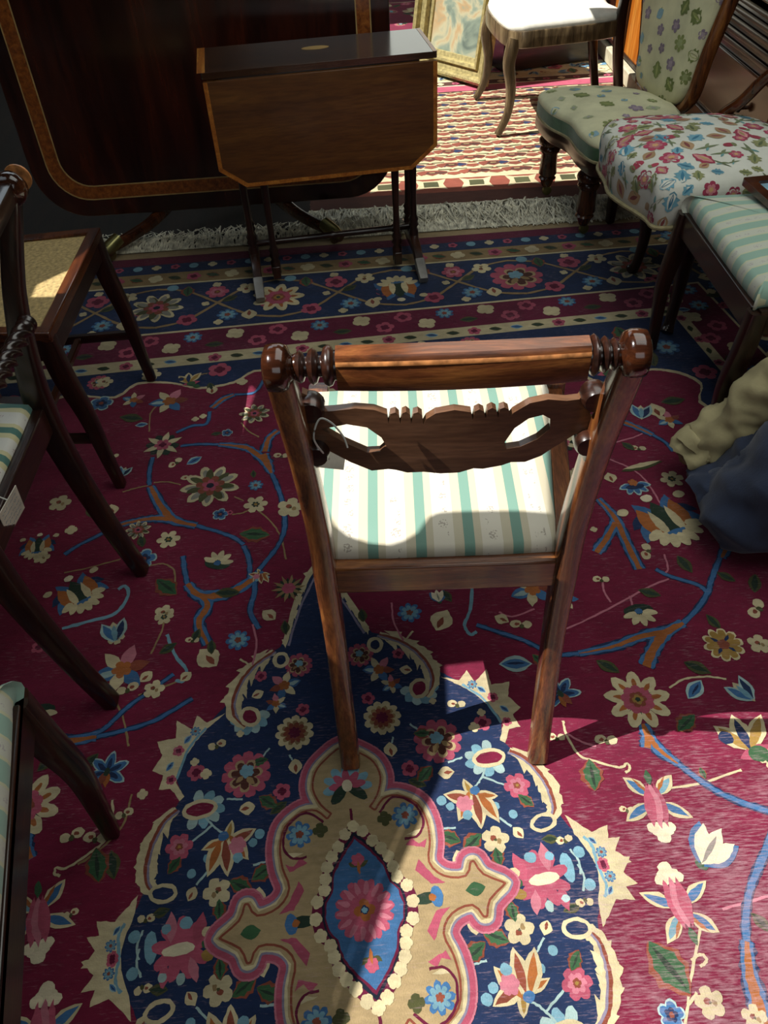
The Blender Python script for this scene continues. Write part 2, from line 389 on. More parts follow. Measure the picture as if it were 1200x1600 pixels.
def ring_petals(n, r, a, b, col, lev, ph=0, arc=2 * math.pi, pt=.5):
    out = []
    for i in range(n):
        t = ph + arc * (i / n if arc > 6.2 else (i / (n - 1) - .5)); out.append((ell(r * math.cos(t), r * math.sin(t), a, b, t + math.pi, 10, pt), col, lev))
    return out
U = math.pi / 2
MOT = {
 'daisy': ring_petals(9, .68, .32, .26, 'cream', 1, pt=.35) + ring_petals(9, .58, .16, .10, 'orange', 2) + [(ros(9, .5, .85), 'pink', 2), (ros(6, .27, .8), 'rust', 3), (ros(4, .17, .7), 'gold', 4), (ell(0, 0, .08, .08), 'dgreen', 5)] + [(ros(9, .95, .55), 'black', 0)],
 'daisy2': [(ros(11, 1, .8), 'cream', 0), (ros(11, .72, .7), 'tan', 1), (ros(10, .6, .7), 'rust', 2), (ros(8, .34, .7), 'dred', 3)],
 'carn': [(ros(11, 1, .8, p=.4), 'pink', 0), (ros(7, .72, .62, .3, .05, -.05), 'beige', 1), (ros(7, .60, .6, .3, .05, -.05), 'brown', 2), (ros(5, .3, .75, 0, -.02, .12), 'sky', 3), (lens(-.3, -.5, .0, -.1, .25), 'tan', 3), (lens(.45, -.3, .1, -.05, .25), 'tan', 3)],
 'lily': [(lens(-.9, .5, .2, .1, .22), 'cream', 0), (lens(-.8, .48, .1, .1, .14), 'rust', 1), (lens(-.6, -.5, .1, .6, .2), 'cream', 0), (lens(-.5, -.4, .05, .5, .12), 'orange', 1),
          (lens(.1, -.9, .15, .5, .2), 'cream', 1), (lens(.12, -.75, .15, .4, .12), 'rust', 2), (lens(.75, -.8, .25, .5, .2), 'cream', 1), (lens(.7, -.65, .27, .4, .12), 'orange', 2), (lens(.95, .1, .1, .35, .2), 'cream', 0), (lens(.85, .13, .15, .33, .11), 'orange', 1),
          (lens(-.1, .95, .1, .2, .22), 'cream', 0), (lens(-.07, .85, .1, .25, .12), 'gold', 1), (ros(6, .3, .8, 0, -.25, .05), 'rose', 3), (ell(-.25, -.35, .17, .17), 'sky', 3), (ell(.2, .45, .18, .16), 'blue', 3), (ell(-.75, .05, .15, .15), 'sky', 0), (ell(.75, -.2, .15, .15), 'sky', 0)],
 'pink6': [(ros(6, 1, .72), 'pink', 0), (ros(6, .62, .7), 'rose', 1), (ros(5, .28, .8), 'rust', 2), (ell(0, 0, .12, .12), 'gold', 3)],
 'cream5': [(ros(5, 1, .66), 'cream', 0), (ell(-.1, .15, .22, .2), 'rust', 1), (ell(.25, -.15, .16, .2), 'tan', 1), (ell(0, -.0, .1, .1), 'olive', 2)],
 'white6': [(ros(6, 1, .6), 'cream', 0), (ros(6, .34, .7), 'dgreen', 1), (ell(0, 0, .13, .13), 'gold', 2)],
 'pansy': [(ros(5, 1, .7, p=.5), 'pale', 0), (ros(5, .86, .68, p=.5), 'blue', 1), (ros(5, .5, .65), 'navy', 2), (ell(0, 0, .2, .2), 'rust', 3)],
 'blue8': [(ros(8, 1, .66), 'blue', 0), (ros(8, .75, .6), 'sky', 1), (ros(5, .3, .7), 'rust', 2)],
 'palm': ring_petals(5, .55, .5, .30, 'pale', 0, U, 3.9, .3) + ring_petals(5, .52, .42, .24, 'blue', 1, U, 3.9, .3) + ring_petals(5, .4, .3, .13, 'navy', 2, U, 3.9, .3) + [(lens(0, .1, -.18, -.75, .2), 'orange', 3), (lens(0, .1, .18, -.75, .2), 'rust', 3), (ell(0, 0, .14, .22), 'dgreen', 4)],
 'starlotus': [(lens(-.1, .1, -1.0, .62, .2), 'cream', 0), (lens(-.12, .1, -.9, .56, .13), 'blue', 1), (lens(.1, .1, 1.0, .62, .2), 'cream', 0), (lens(.12, .1, .9, .56, .13), 'blue', 1), (lens(-.1, -.1, -.75, -.75, .24), 'cream', 0), (lens(-.1, -.1, -.66, -.66, .16), 'sky', 1), (lens(-.1, -.15, -.5, -.7, .08), 'orange', 2),
          (lens(.1, -.1, .75, -.75, .24), 'cream', 0), (lens(.1, -.1, .66, -.66, .16), 'blue', 1), (lens(.1, -.15, .5, -.7, .08), 'orange', 2), (ros(3, .34, .7, U, 0, .98), 'white', 0), (ell(-.25, .85, .18, .16), 'white', 0), (ell(.25, .85, .18, .16), 'white', 0),
          (lens(-.12, -.5, -.2, .85, .13), 'pink', 2), (lens(.0, -.55, .0, .9, .13), 'rose', 2), (lens(.12, -.5, .2, .85, .13), 'pink', 2), (lens(0, -.45, .0, -.95, .22), 'green', 3)],
 'lotus': [(ros(9, 1, .6, .2, p=.9), 'pink', 0), (lens(-.5, .0, -.7, 1.0, .22), 'pink', 1), (lens(.35, .2, .35, 1.2, .2), 'rose', 1), (lens(.5, -.3, .6, -1.15, .2), 'pink', 1), (lens(-.3, -.3, -.5, -1.1, .2), 'rose', 1), (ell(.1, -.02, .55, .2), 'white', 2), (ell(-.15, .75, .22, .2), 'sky', 2), (ell(.5, .68, .16, .16), 'sky', 2), (ell(-.9, .35, .25, .17), 'cream', 1), (ell(-.85, .0, .2, .16), 'green', 1), (ell(-.85, -.35, .22, .18), 'gold', 1), (ell(1.0, .2, .22, .5), 'sky', -1), (ell(.0, -.9, .15, .18), 'pale', 2), (ell(.6, -.75, .14, .14), 'pale', 2)],
 'cfan': ring_petals(5, .6, .42, .26, 'cream', 1, -U, 2.7, .4) + [(ell(0, .1, .85, .45), 'dgreen', 0), (ell(0, .05, .22, .2), 'blue', 2)],
 'tulip': [(lens(-.1, -.9, -.75, .9, .22), 'pale', 1), (lens(.1, -.9, .75, .9, .22), 'pale', 1), (lens(-.1, -.8, -.65, .7, .15), 'blue', 2), (lens(.1, -.8, .65, .7, .15), 'navy', 2), (lens(0, -1, 0, .8, .25), 'cream', 0), (lens(0, -.9, 0, .5, .14), 'sky', 3)],
 'wtulip': [(lens(0, -1, -.75, .8, .2), 'white', 1), (lens(0, -1, .75, .8, .2), 'white', 1), (lens(0, -1, 0, 1.1, .2), 'white', 2), (lens(0, -1.0, .0, .6, .07), 'grey', 3), (ell(0, -1, .3, .25), 'green', 0), (lens(.1, -1.05, .95, .8, .24), 'blue', 0), (lens(-.1, -1.05, -.95, .8, .24), 'blue', 0)],
 'peony': ring_petals(9, .68, .34, .24, 'cream', 1, .2, pt=.3) + ring_petals(9, .62, .24, .14, 'grey', 2, .2, pt=.3) + ring_petals(7, .5, .34, .17, 'olive', 2, .5, pt=.3) + [(ros(7, .5, .6), 'rust', 3), (ros(5, .3, .6), 'pink', 4), (ell(0, 0, .13, .13), 'black', 5)],
 'star6': [(lens(0, 0, math.cos(t), math.sin(t), .16), 'cream', 1) for t in (.4, 1.3, 2.4, 3.5, 4.5, 5.5)] + [(ell(.5 * math.cos(t), .5 * math.sin(t), .34, .22, t), 'dgreen', 0) for t in (.9, 1.9, 3.0, 4.0, 5.0, 6.0)] + [(ros(6, .42, .7), 'pink', 2), (ros(4, .2, .7), 'dred', 3)],
 'rayed': [(lens(0, 0, math.cos(t), math.sin(t), .10), 'tan', 1) for t in [k * math.pi / 5 for k in range(10)]] + [(lens(0, 0, .8 * math.cos(t), .8 * math.sin(t), .14), 'dgreen', 0) for t in [k * math.pi / 5 + .3 for k in range(10)]] + [(ros(6, .4, .8), 'pink', 2)],
 'lotus2': [(lens(-.35, .5, -.95, .1, .22), 'navy', 0), (lens(.35, .5, .95, .1, .22), 'navy', 0), (lens(-.5, .9, -.15, .1, .22), 'blue', 0), (lens(.5, .9, .15, .1, .22), 'blue', 0), (lens(-.9, -.4, -.35, .3, .22), 'blue', 0), (lens(.9, -.4, .35, .3, .22), 'blue', 0), (lens(-.5, .7, -.3, -.5, .22), 'orange', 1), (lens(.5, .7, .3, -.5, .22), 'orange', 1), (lens(0, .8, 0, -.6, .22), 'dgreen', 2), (lens(-.25, .55, -.22, -.5, .12), 'cream', 3), (lens(.25, .55, .22, -.5, .12), 'cream', 3)] + ring_petals(7, .62, .24, .15, 'cream', 4, -U, 2.3, .2) + [(ell(0, -.42, .42, .17), 'blue', 3), (ell(-.85, .75, .16, .13), 'cream', 1), (ell(.85, .75, .16, .13), 'cream', 1), (ell(0, .95, .16, .13), 'white', 4)],
 'bud': [(lens(0, -1, 0, 1, .42), 'cream', 0), (lens(0, -.8, 0, .3, .2), 'rust', 1)],
 'bud2': [(ell(-.45, .25, .5, .42), 'cream', 0), (ell(.5, .0, .42, .4), 'cream', 0), (ell(.0, -.1, .2, .25), 'olive', 1), (ell(-.35, .2, .2, .16), 'rust', 1)],
 'leaf': [(lens(0, -1, 0, 1, .34, 8, .12), 'rust', 0), (lens(.03, -.95, .03, .98, .24, 8, .12), 'green', 1), (lens(.06, -.8, .02, .8, .07), 'dgreen', 2)],
 'dleaf': [(lens(0, -1, 0, 1, .26, 8), 'olive', 0), (lens(.0, -.85, .0, .9, .14), 'dgreen', 1)],
 'bleaf': [(lens(0, -1, 0, 1, .3, 8), 'pale', 0), (lens(0, -.9, 0, .9, .2), 'blue', 1), (lens(.04, -.6, .02, .6, .08), 'navy', 2)],
 'gdaisy': [(ros(10, 1, .74), 'cream', 0), (ros(10, .88, .7), 'gold', 1)] + [(lens(.15 * math.cos(t), .15 * math.sin(t), .7 * math.cos(t), .7 * math.sin(t), .16), 'navy', 2) for t in (.8, 2.3, 3.9, 5.4)] + [(ros(5, .3, .8), 'rust', 3)],
 'bfan': ring_petals(5, .6, .42, .28, 'pale', 0, -U, 2.6, .3) + ring_petals(5, .55, .34, .2, 'blue', 1, -U, 2.6, .3) + [(ell(0, -.25, .6, .22), 'navy', 2), (ros(5, .3, .7, 0, 0, .1), 'orange', 3)],
 'ear': [(lens(-1, 0, 1, .05, .1), 'olive', 0), (lens(-.9, .1, .95, .12, .07), 'cream', 1)],
 'dot': [(ell(0, 0, 1, 1), 'sky', 0)], 'cdot': [(ros(4, 1, .75), 'cream', 0)], 'rdot': [(ros(5, 1, .75), 'pink', 0), (ros(4, .5, .7), 'dred', 1)],
 'gold3': [(lens(0, -.4, -.8, .7, .25), 'cream', 0), (lens(0, -.4, -.7, .6, .15), 'gold', 1), (lens(0, -.4, .0, 1.0, .25), 'cream', 0), (lens(0, -.4, 0, .8, .15), 'navy', 1), (lens(0, -.4, 1.0, .8, .2), 'cream', 0), (lens(0, -.4, .9, .72, .12), 'gold', 1), (ell(-.6, .2, .25, .25), 'navy', 2), (lens(-.5, -.6, .9, -.4, .2), 'pink', 0), (ell(.2, -.55, .35, .3), 'green', 2), (lens(.3, -.7, .9, -1.2, .3), 'green', 1)],
 'mixed': [(lens(0, 0, .9, .5, .25), 'rose', 0), (lens(0, 0, -.9, .5, .3), 'blue', 0), (lens(-.1, 0, -.8, .45, .16), 'pale', 1), (lens(0, 0, -.8, -.5, .25), 'cream', 0), (lens(0, 0, .8, -.5, .25), 'rust', 0), (lens(0, 0, 0, 1, .22), 'cream', 1), (lens(0, 0, 0, -1, .25), 'blue', 0), (ros(5, .35, .7), 'orange', 3)],
}

# ------------------------------------------------------------------ the red medallion carpet
A0 = R(7.2); CA, SA = math.cos(A0), math.sin(A0); OX, OY = -.066, .425      # medallion centre, and how the carpet lies
def skew(v): return max(0, abs(v) - .9) / .95 * .062 * (1 if v > 0 else -1)
def W(u, v): return (OX + u * CA - v * SA, OY + u * SA + v * CA - u * skew(v))
def UV(px, py):
    p = P(px, py); u = v = 0
    for i in range(5):
        dx, dy = p.x - OX, p.y - OY + u * skew(v); u, v = dx * CA + dy * SA, -dx * SA + dy * CA
    return u, v
def rad(px, py, r): p = P(px, py) - CAM; return r * p.dot(FWD) / F_PX
cp = Pat()
def quad(pts, col, lev, four=True):
    """pts in (u, v); repeated by mirroring across the axes"""
    for su, sv in ((1, 1), (-1, 1), (1, -1), (-1, -1)) if four else ((1, 1), (-1, 1)):
        cp.poly([W(u * su, v * sv) for u, v in pts], col, lev)
def qstroke(pts, wd, col, lev, four=True):
    for su, sv in ((1, 1), (-1, 1), (1, -1), (-1, -1)) if four else ((1, 1), (-1, 1)):
        cp.stroke([W(u * su, v * sv) for u, v in pts], wd, col, lev)
def put(kind, px, py, r, ang=0, lev=30, mir=0):
    """a figure at a spot of the carpet; mir 1 = also across the long axis, 2 = both axes, -1 = only the mirrored one"""
    u, v = UV(px, py); rr = rad(px, py, r)
    vs = {0: [(1, 1)], 1: [(1, 1), (-1, 1)], 2: [(1, 1), (-1, 1), (1, -1), (-1, -1)], -1: [(-1, 1)]}[mir]
    for su, sv in vs:
        a = A0 + (R(ang) if sv > 0 else math.pi - R(ang)); fl = False
        if su < 0: a = A0 - (R(ang) if sv > 0 else math.pi - R(ang)); fl = True
        if sv < 0: fl = not fl
        cp.motif(MOT[kind], W(u * su, v * sv), a, rr, lev, fl)
def pxs(pts): return [UV(*p) for p in pts]
def rectl(hu, hv, col, lev):
    n = 24; pts = [(hu, -hv + 2 * hv * i / n) for i in range(n)] + [(hu - 2 * hu * i / n, hv) for i in range(n)] + [(-hu, hv - 2 * hv * i / n) for i in range(n)] + [(-hu + 2 * hu * i / n, -hv) for i in range(n)]
    cp.poly([W(*p) for p in pts], col, lev, jit=0)
for hu, hv, col, lev in ((1.90, 2.32, 'beige', 0), (1.89, 2.27, 'dred', 1), (1.84, 2.215, 'navy', 2), (1.78, 2.15, 'tan', 3), (1.71, 2.075, 'cream', 4), (1.703, 2.066, 'navy', 5), (1.36, 1.772, 'cream', 6), (1.352, 1.762, 'dred', 7), (1.23, 1.632, 'cream', 8), (1.195, 1.578, 'navy', 9)):
    rectl(hu, hv, col, lev)
# outer border figures: dots, guard leaves, the arabesque of the main border, the pink guard, the cream stripe
def along(side, t, off):
    """t along a border, off = distance from the carpet's middle; side t(op), r(ight), l(eft)"""
    return {'t': (t, off), 'r': (off - .43, t), 'l': (-off + .43, t)}[side]
def bput(kind, side, t, off, r, ang, lev):
    u, v = along(side, t, off); a = A0 + R(ang) + {'t': 0, 'r': -U, 'l': U}[side]
    if side == 't': a -= .06
    cp.motif(MOT[kind], W(u, v), a, r, lev)
for side, lo, hi in (('t', -1.6, 1.6), ('r', .3, 2.0), ('l', .3, 2.0)):
    t = lo; i = 0
    while t < hi:
        if side == 't':
            bput(('cdot', 'rdot', 'dot')[i % 3], side, t, 2.19, .017, 0, 12)
            bput(('rdot', 'leaf', 'cdot', 'dleaf')[i % 4], side, t, 2.112, .026, 70, 12)
        bput(('rdot', 'cdot', 'blue8', 'dleaf', 'cdot', 'rdot')[i % 6], side, t, 1.70 + .025 * (-1) ** i, .030, 30 * i, 12)
        if side == 't': bput(('dleaf', 'rdot', 'dleaf', 'bleaf')[i % 4], side, t, 1.603, .021, 80, 12)
        else: bput(('dleaf', 'rdot')[i % 2], side, t, 1.64, .016, 80, 12)
        t += .066; i += 1
    t = lo; i = 0; per = .40
    while t < hi:
        s = 1 if i % 2 else -1
        pts = [(t, 1.92 + s * .12), (t + per * .25, 1.92 + s * .09), (t + per * .5, 1.92), (t + per * .75, 1.92 - s * .09), (t + per, 1.92 - s * .12)]
        for sg in (1, -1): cp.stroke([W(*along(side, a, 1.92 + sg * (b - 1.92))) for a, b in pts], .010, 'tan', 13 + (sg > 0))
        mid = t + per * .5
        bput(('daisy', 'lotus2', 'carn', 'peony')[i % 4], side, t, 1.92, .088, 180 if i % 2 else 0, 16)
        bput(('rdot', 'pink6')[i % 2], side, mid, 1.99, .040, 0, 16); bput('blue8', side, mid + .03, 1.84, .035, 0, 16)
        for k, (dt, do, kd, rr) in enumerate(((.10, .09, 'leaf', .035), (.10, -.09, 'rdot', .034), (.30, .08, 'cream5', .034), (.30, -.09, 'bud', .03), (.16, .0, 'cdot', .014), (.24, .02, 'dleaf', .03), (.05, .12, 'dot', .02), (.35, -.02, 'rdot', .03), (.2, .12, 'cdot', .016), (.2, -.12, 'cdot', .016))):
            bput(kd, side, t + dt, 1.92 + do, rr, 60 * k, 15)
        t += per; i += 1
# the crimson field with its scalloped cream edge
fr = [(0, 1.50), (.10, 1.515), (.16, 1.47), (.26, 1.46), (.34, 1.50), (.44, 1.515), (.50, 1.46), (.62, 1.49), (.70, 1.47), (.735, 1.38), (.80, 1.36), (.845, 1.27), (.93, 1.25), (1.0, 1.30), (1.08, 1.27), (1.12, 1.20), (1.08, 1.12), (1.115, 1.03), (1.07, .96), (1.12, .88), (1.14, .72), (1.10, .58), (1.14, .44), (1.10, .28), (1.14, .12), (1.12, 0)]
ful = fr + [(u, -v) for u, v in fr[::-1]] + [(-u, -v) for u, v in fr] + [(-u, v) for u, v in fr[::-1]]
ful = closed(ful, 3)
cp.poly([W(*p) for p in ful], 'cream', 17); cx_ = [(u * .991, v * .993) for u, v in ful]
cp.poly([W(*p) for p in cx_], 'red', 18)
for u, v, kd, r in ((.2, 1.535, 'rdot', .035), (.55, 1.535, 'carn', .035), (.80, 1.47, 'rdot', .05), (.95, 1.42, 'carn', .06), (1.1, 1.40, 'blue8', .04), (.88, 1.33, 'gold3', .05), (1.15, 1.25, 'rdot', .035), (1.03, 1.36, 'dleaf', .05), (.03, 1.54, 'cream5', .03), (.40, 1.545, 'cream5', .03), (1.16, 1.08, 'rdot', .03), (1.0, 1.5, 'leaf', .04)):
    for su in (1, -1): cp.motif(MOT[kd], W(u * su, v), A0, r, 19)
# the navy medallion
ap = [(0, .735), (.048, .645), (.094, .525), (.171, .484), (.204, .412), (.258, .362), (.303, .300), (.288, .243), (.331, .168), (.345, .10), (.352, .075), (.378, .03), (.384, 0)]
med = ap + [(u, -v) for u, v in ap[::-1]] + [(-u, -v) for u, v in ap] + [(-u, v) for u, v in ap[::-1]]
cp.poly([W(*p) for p in med], 'navy', 20)
qstroke([(0, .735), (.048, .645), (.085, .53)], .011, 'cream', 22); qstroke([(-.005, .715), (.04, .63), (.078, .525)], .005, 'lilac', 22)
for i in range(6): quad([(.012 + .013 * i, .715 - .034 * i), (.030 + .012 * i, .712 - .034 * i), (.020 + .013 * i, .690 - .034 * i)], 'cream', 21)
# side palmettes: pointed cream crowns on the outline
def crown(teeth, inner, lev=22):
    quad(pxs(teeth) + pxs(inner), 'cream', lev)
crown([(883, 1272), (905, 1286), (925, 1298), (949, 1288), (951, 1309), (969, 1306), (962, 1328), (988, 1345)], [(936, 1368), (930, 1345), (917, 1325), (898, 1302)])
crown([(688, 1056), (718, 1061), (729, 1046), (742, 1064), (760, 1044), (768, 1068), (796, 1064), (794, 1086), (814, 1104), (801, 1115), (813, 1134), (796, 1138), (789, 1160)], [(781, 1156), (786, 1132), (779, 1116), (763, 1101), (742, 1083), (720, 1070)])
for a, b in (((912, 1306), (934, 1352)), ((722, 1068), (784, 1128))):
    (u0, v0), (u1, v1) = UV(*a), UV(*b)
    qstroke([(u0, v0), ((u0 + u1) / 2 + .006, (v0 + v1) / 2 + .008), (u1, v1)], .005, 'sky', 23)
for px, py, r, k in ((940, 1330, 9, 'blue8'), (944, 1352, 9, 'rdot'), (926, 1312, 8, 'bleaf'), (752, 1076, 9, 'bleaf'), (770, 1088, 9, 'rdot'), (738, 1068, 8, 'blue8'), (788, 1106, 9, 'bleaf'), (792, 1126, 8, 'rdot')): put(k, px, py, r, 40, 24, 2)
def saz(spine, outer, w_, lev=24):
    """long toothed leaf curling at its tip: cream body with a lilac and red spine"""
    sp_ = pxs(spine); qstroke(sp_, w_, 'cream', lev); qstroke(sp_, .0065, 'rust', lev + 1); qstroke([(u - .004, v - .002) for u, v in sp_], .004, 'lilac', lev + 2)
    for a, b, c in outer: quad(pxs([a, b, c]), 'cream', lev)
saz([(592, 990), (625, 1000), (652, 1017), (672, 1042), (676, 1066), (664, 1086)], [((600, 984), (628, 986), (622, 998)), ((630, 996), (655, 1000), (645, 1010)), ((655, 1008), (677, 1018), (664, 1027)), ((668, 1025), (692, 1038), (676, 1046)),
     ((600, 998), (622, 1018), (618, 1002)), ((622, 1005), (640, 1030), (640, 1010)), ((643, 1015), (652, 1046), (658, 1028)), ((656, 1030), (664, 1062), (670, 1045))], (.012, .036, .016))
saz([(796, 1172), (822, 1184), (848, 1212), (862, 1240), (866, 1265), (852, 1284)], [((800, 1166), (835, 1178), (822, 1188)), ((832, 1184), (860, 1202), (846, 1208)), ((850, 1205), (874, 1228), (860, 1234)), ((862, 1232), (882, 1254), (868, 1258)), ((806, 1178), (820, 1208), (826, 1190)), ((826, 1195), (838, 1228), (846, 1216)), ((842, 1220), (848, 1254), (858, 1242))], (.014, .036, .018))
def curl(px, py, ru, rv, ang, fan, fa):
    u, v = UV(px, py); rr = rad(px, py, 1)
    for su, sv in ((1, 1), (-1, 1), (1, -1), (-1, -1)):
        if fan:
            for k in range(7):
                t = R(fa) + (k / 6 - .5) * 3.6
                cp.poly([W(su * a, sv * b) for a, b in ell(u + rr * (ru + 8) * math.cos(t), v + rr * (rv + 11) * math.sin(t), rr * 11, rr * 8, t)], 'sky' if k % 2 else 'pale', 23)
        cp.poly([W(su * a, sv * b) for a, b in ell(u, v, rr * (ru + 7), rr * (rv + 7), R(ang), 18)], 'cream', 27)
        cp.poly([W(su * a, sv * b) for a, b in ell(u, v, rr * (ru + 1), rr * (rv + 1), R(ang), 18)], 'red' if fan else 'navy', 28)
curl(655, 1074, 12, 9, 60, True, -75); curl(764, 1183, 20, 9, 0, True, 190); curl(586, 1006, 6, 8, 0, False, 0); curl(849, 1284, 15, 8, 10, False, 0)
# centre: beige body with pink outline, pearls, blue lozenge
qb = [(0, .288), (.036, .268), (.058, .245), (.066, .212), (.054, .178), (.034, .155), (.055, .178), (.085, .180), (.118, .158), (.130, .122), (.128, .085), (.120, .055), (.136, .034), (.165, .028), (.176, .046), (.190, .046), (.200, .024), (.232, 0)]
body = qb + [(u, -v) for u, v in qb[::-1][1:]] + [(-u, -v) for u, v in qb[1:]] + [(-u, v) for u, v in qb[::-1][1:-1]]
bs = closed(body, 3)
bl_ = [W(*p) for p in bs] + [W(*bs[0])]
for wd, col, lv in ((.038, 'rose', 28), (.032, 'pink', 29), (.015, 'lilac', 30), (.008, 'cream', 31)): cp.fat(bl_, wd, col, lv)
cp.poly([W(*p) for p in body], 'beige', 32, jit=.0003)
ins = []
for i in range(len(bs)):
    t = Vector(bs[(i + 1) % len(bs)]) - Vector(bs[i - 1]); t.normalize(); ins.append(W(bs[i][0] + t.y * .006, bs[i][1] - t.x * .006))
cp.fat(ins + ins[:1], .0035, 'rust', 33)
quad([(.098, .062), (.118, .030), (.134, .018), (.110, .020), (.090, .046)], 'pink', 34)
quad([(.082, .088), (.112, .078), (.118, .092), (.104, .086), (.094, .098)], 'pink', 34)
quad([(.085, .105), (.105, .100), (.115, .110), (.10, .108)], 'cream', 35)
qstroke([(.048, .150), (.075, .172), (.108, .155), (.118, .122), (.105, .100), (.082, .098)], .004, 'dred', 35)
for su in (1, -1):
    for sv in (1, -1):
        cp.motif(MOT['blue8'], W(su * .090, sv * .137), A0, .023, 36); cp.motif([(ros(4, 1, .7), 'olive', 0)], W(su * .055, sv * .138), A0, .013, 36)
    cp.motif([(ell(0, 0, 1, .45), 'dgreen', 0), (ell(.9, 0, .5, .8), 'blue', 0), (ell(.55, 0, .3, .3), 'orange', 1)], W(su * .097, 0), A0 if su > 0 else A0 + math.pi, .020, 36)
    cp.motif([(lens(-1, 0, 1, 0, .34), 'green', 0)], W(su * .178, 0), A0, .016, 36)
for sv in (1, -1):
    c0 = W(0, sv * .205); a = A0 if sv > 0 else A0 + math.pi
    cp.motif([(s_, c_, l_) for s_, c_, l_ in ring_petals(7, .7, .3, .2, 'sky', 0, U, 3.3, .2)] + ring_petals(5, .45, .3, .18, 'pink', 1, U, 2.9, .2) + [(ell(-.35, -.25, .5, .22, .8), 'dgreen', 1), (ell(.35, -.25, .5, .22, -.8), 'dgreen', 1), (ell(0, .05, .22, .26), 'white', 2)], c0, a, .044, 36)
    qstroke([(0, .165), (0, .135)], .004, 'dred', 35)
lz = [(0, .116), (.026, .088), (.043, .060), (.050, .030), (.061, .012), (.063, -.012)]
lz = [(0, .118), (.024, .092), (.042, .066), (.049, .036), (.060, .022), (.064, 0)]
loz = lz + [(u, -v) for u, v in lz[::-1]][1:] + [(-u, -v) for u, v in lz][1:] + [(-u, v) for u, v in lz[::-1]][1:-1]
cp.poly([W(u * 1.32, v * 1.22) for u, v in loz], 'dred', 37); cp.poly([W(u * 1.06, v * 1.06) for u, v in loz], 'black', 38)
per_ = closed(loz, 2); pl = [Vector((u * 1.20, v * 1.14)) for u, v in per_]; acc = 0; last = pl[-1]
for i, q in enumerate(pl):
    acc += (q - last).length
    if acc > .0165: cp.motif([(ros(5, 1, .85, i), 'cream', 0)], W(q.x, q.y), A0, .0105, 39); acc = 0
    last = q
cp.poly([W(*p) for p in loz], 'dred', 39); cp.poly([W(u * .95, v * .95) for u, v in loz], 'blue', 40)
cp.motif([(ros(16, 1, .82), 'pink', 0)] + ring_petals(14, .72, .24, .12, 'rose', 1) + [(ros(11, .55, .7), 'pink', 2), (ros(4, .36, .6), 'orange', 3), (ros(4, .15, .8), 'navy', 4), (ros(4, .1, .8), 'sky', 5)], W(0, 0), A0, .047, 42)
for sv in (1, -1): cp.motif([(ros(5, .6, .8, 0, 0, .35), 'pink', 1), (lens(-.1, -.3, -.9, .2, .25), 'olive', 0), (lens(.1, -.3, .9, .2, .25), 'olive', 0), (lens(0, -1, 0, .3, .12), 'orange', 1)], W(0, sv * .072), A0 if sv > 0 else A0 + math.pi, .018, 42)
# flowers in the navy ground
for kd, px, py, r, an in (('carn', 684, 1156, 38, 0), ('daisy2', 597, 1120, 30, 0), ('bud', 610, 1170, 13, 0), ('mixed', 592, 1045, 26, 20), ('mixed', 612, 1068, 18, 60), ('lily', 738, 1255, 46, 0), ('pink6', 808, 1226, 21, 0), ('leaf', 822, 1250, 15, 40), ('cream5', 774, 1311, 22, 0),
        ('leaf', 778, 1338, 16, 0), ('bud2', 883, 1312, 14, 20), ('bud', 810, 1300, 11, 30), ('bud', 719, 1341, 15, 10), ('bud2', 714, 1100, 15, 0), ('rdot', 754, 1128, 14, 0), ('cdot', 741, 1135, 9, 0), ('cdot', 752, 1112, 7, 0), ('bud', 697, 1206, 13, 85), ('leaf', 664, 1208, 18, -50), ('dleaf', 652, 1222, 16, 60), ('dot', 802, 1271, 7, 0), ('leaf', 702, 1308, 20, 60), ('leaf', 738, 1314, 20, -60), ('dleaf', 860, 1310, 14, 80), ('rdot', 640, 1200, 14, 0), ('rdot', 575, 1090, 11, 0), ('rdot', 622, 1020, 10, 0), ('bud', 634, 1045, 10, 70), ('carn', 562, 1022, 22, 0), ('dleaf', 566, 960, 14, 0), ('dot', 905, 1330, 9, 0), ('dot', 690, 1250, 8, 0), ('leaf', 660, 1145, 14, 80), ('cdot', 676, 1094, 6, 0)):
    put(kd, px, py, r, an, 25, 2)
put('lotus', 846, 1372, 46, 0, 25, 1)
for pts in (((640, 1130), (655, 1140), (668, 1150)), ((760, 1195), (752, 1215), (742, 1228)), ((752, 1212), (790, 1226)), ((686, 1294), (712, 1292)), ((780, 1276), (800, 1290)), ((890, 1325), (905, 1345), (908, 1365)), ((700, 1190), (722, 1182)), ((614, 1150), (612, 1160))):
    qstroke(pxs(pts), .0035, 'pale', 24)
# the crimson field: branches, stems and flowers; the near half mirrors across the long axis
def branch(pts, wd, mir=0, lev=26):
    uv_ = pxs(pts)
    for su in ((1, -1) if mir else (1,)):
        q = [W(u * su, v) for u, v in uv_]
        w3 = tuple(x + .011 for x in wd) if isinstance(wd, tuple) else wd + .011
        cp.stroke(q, tuple(x + .005 for x in w3) if isinstance(w3, tuple) else w3 + .005, 'navy', lev); cp.stroke(q, w3, 'blue', lev + 1); cp.stroke(q, wd, 'orange', lev + 2)
def vine(pts, wd=.008, col='blue', mir=0, lev=26):
    uv_ = pxs(pts)
    for su in ((1, -1) if mir else (1,)):
        q = [W(u * su, v) for u, v in uv_]
        if col == 'blue': cp.stroke(q, wd + .005, 'navy', lev)
        cp.stroke(q, wd, col, lev + 1)
branch([(1010, 1040), (1022, 1012), (1040, 988), (1068, 972)], (.016, .018, .008), 1); branch([(1046, 984), (1000, 994), (962, 1008), (905, 1020)], (.012, .010, .001), 1); branch([(1012, 1168), (1012, 1148), (1005, 1130)], (.012, .012, .006), 1)
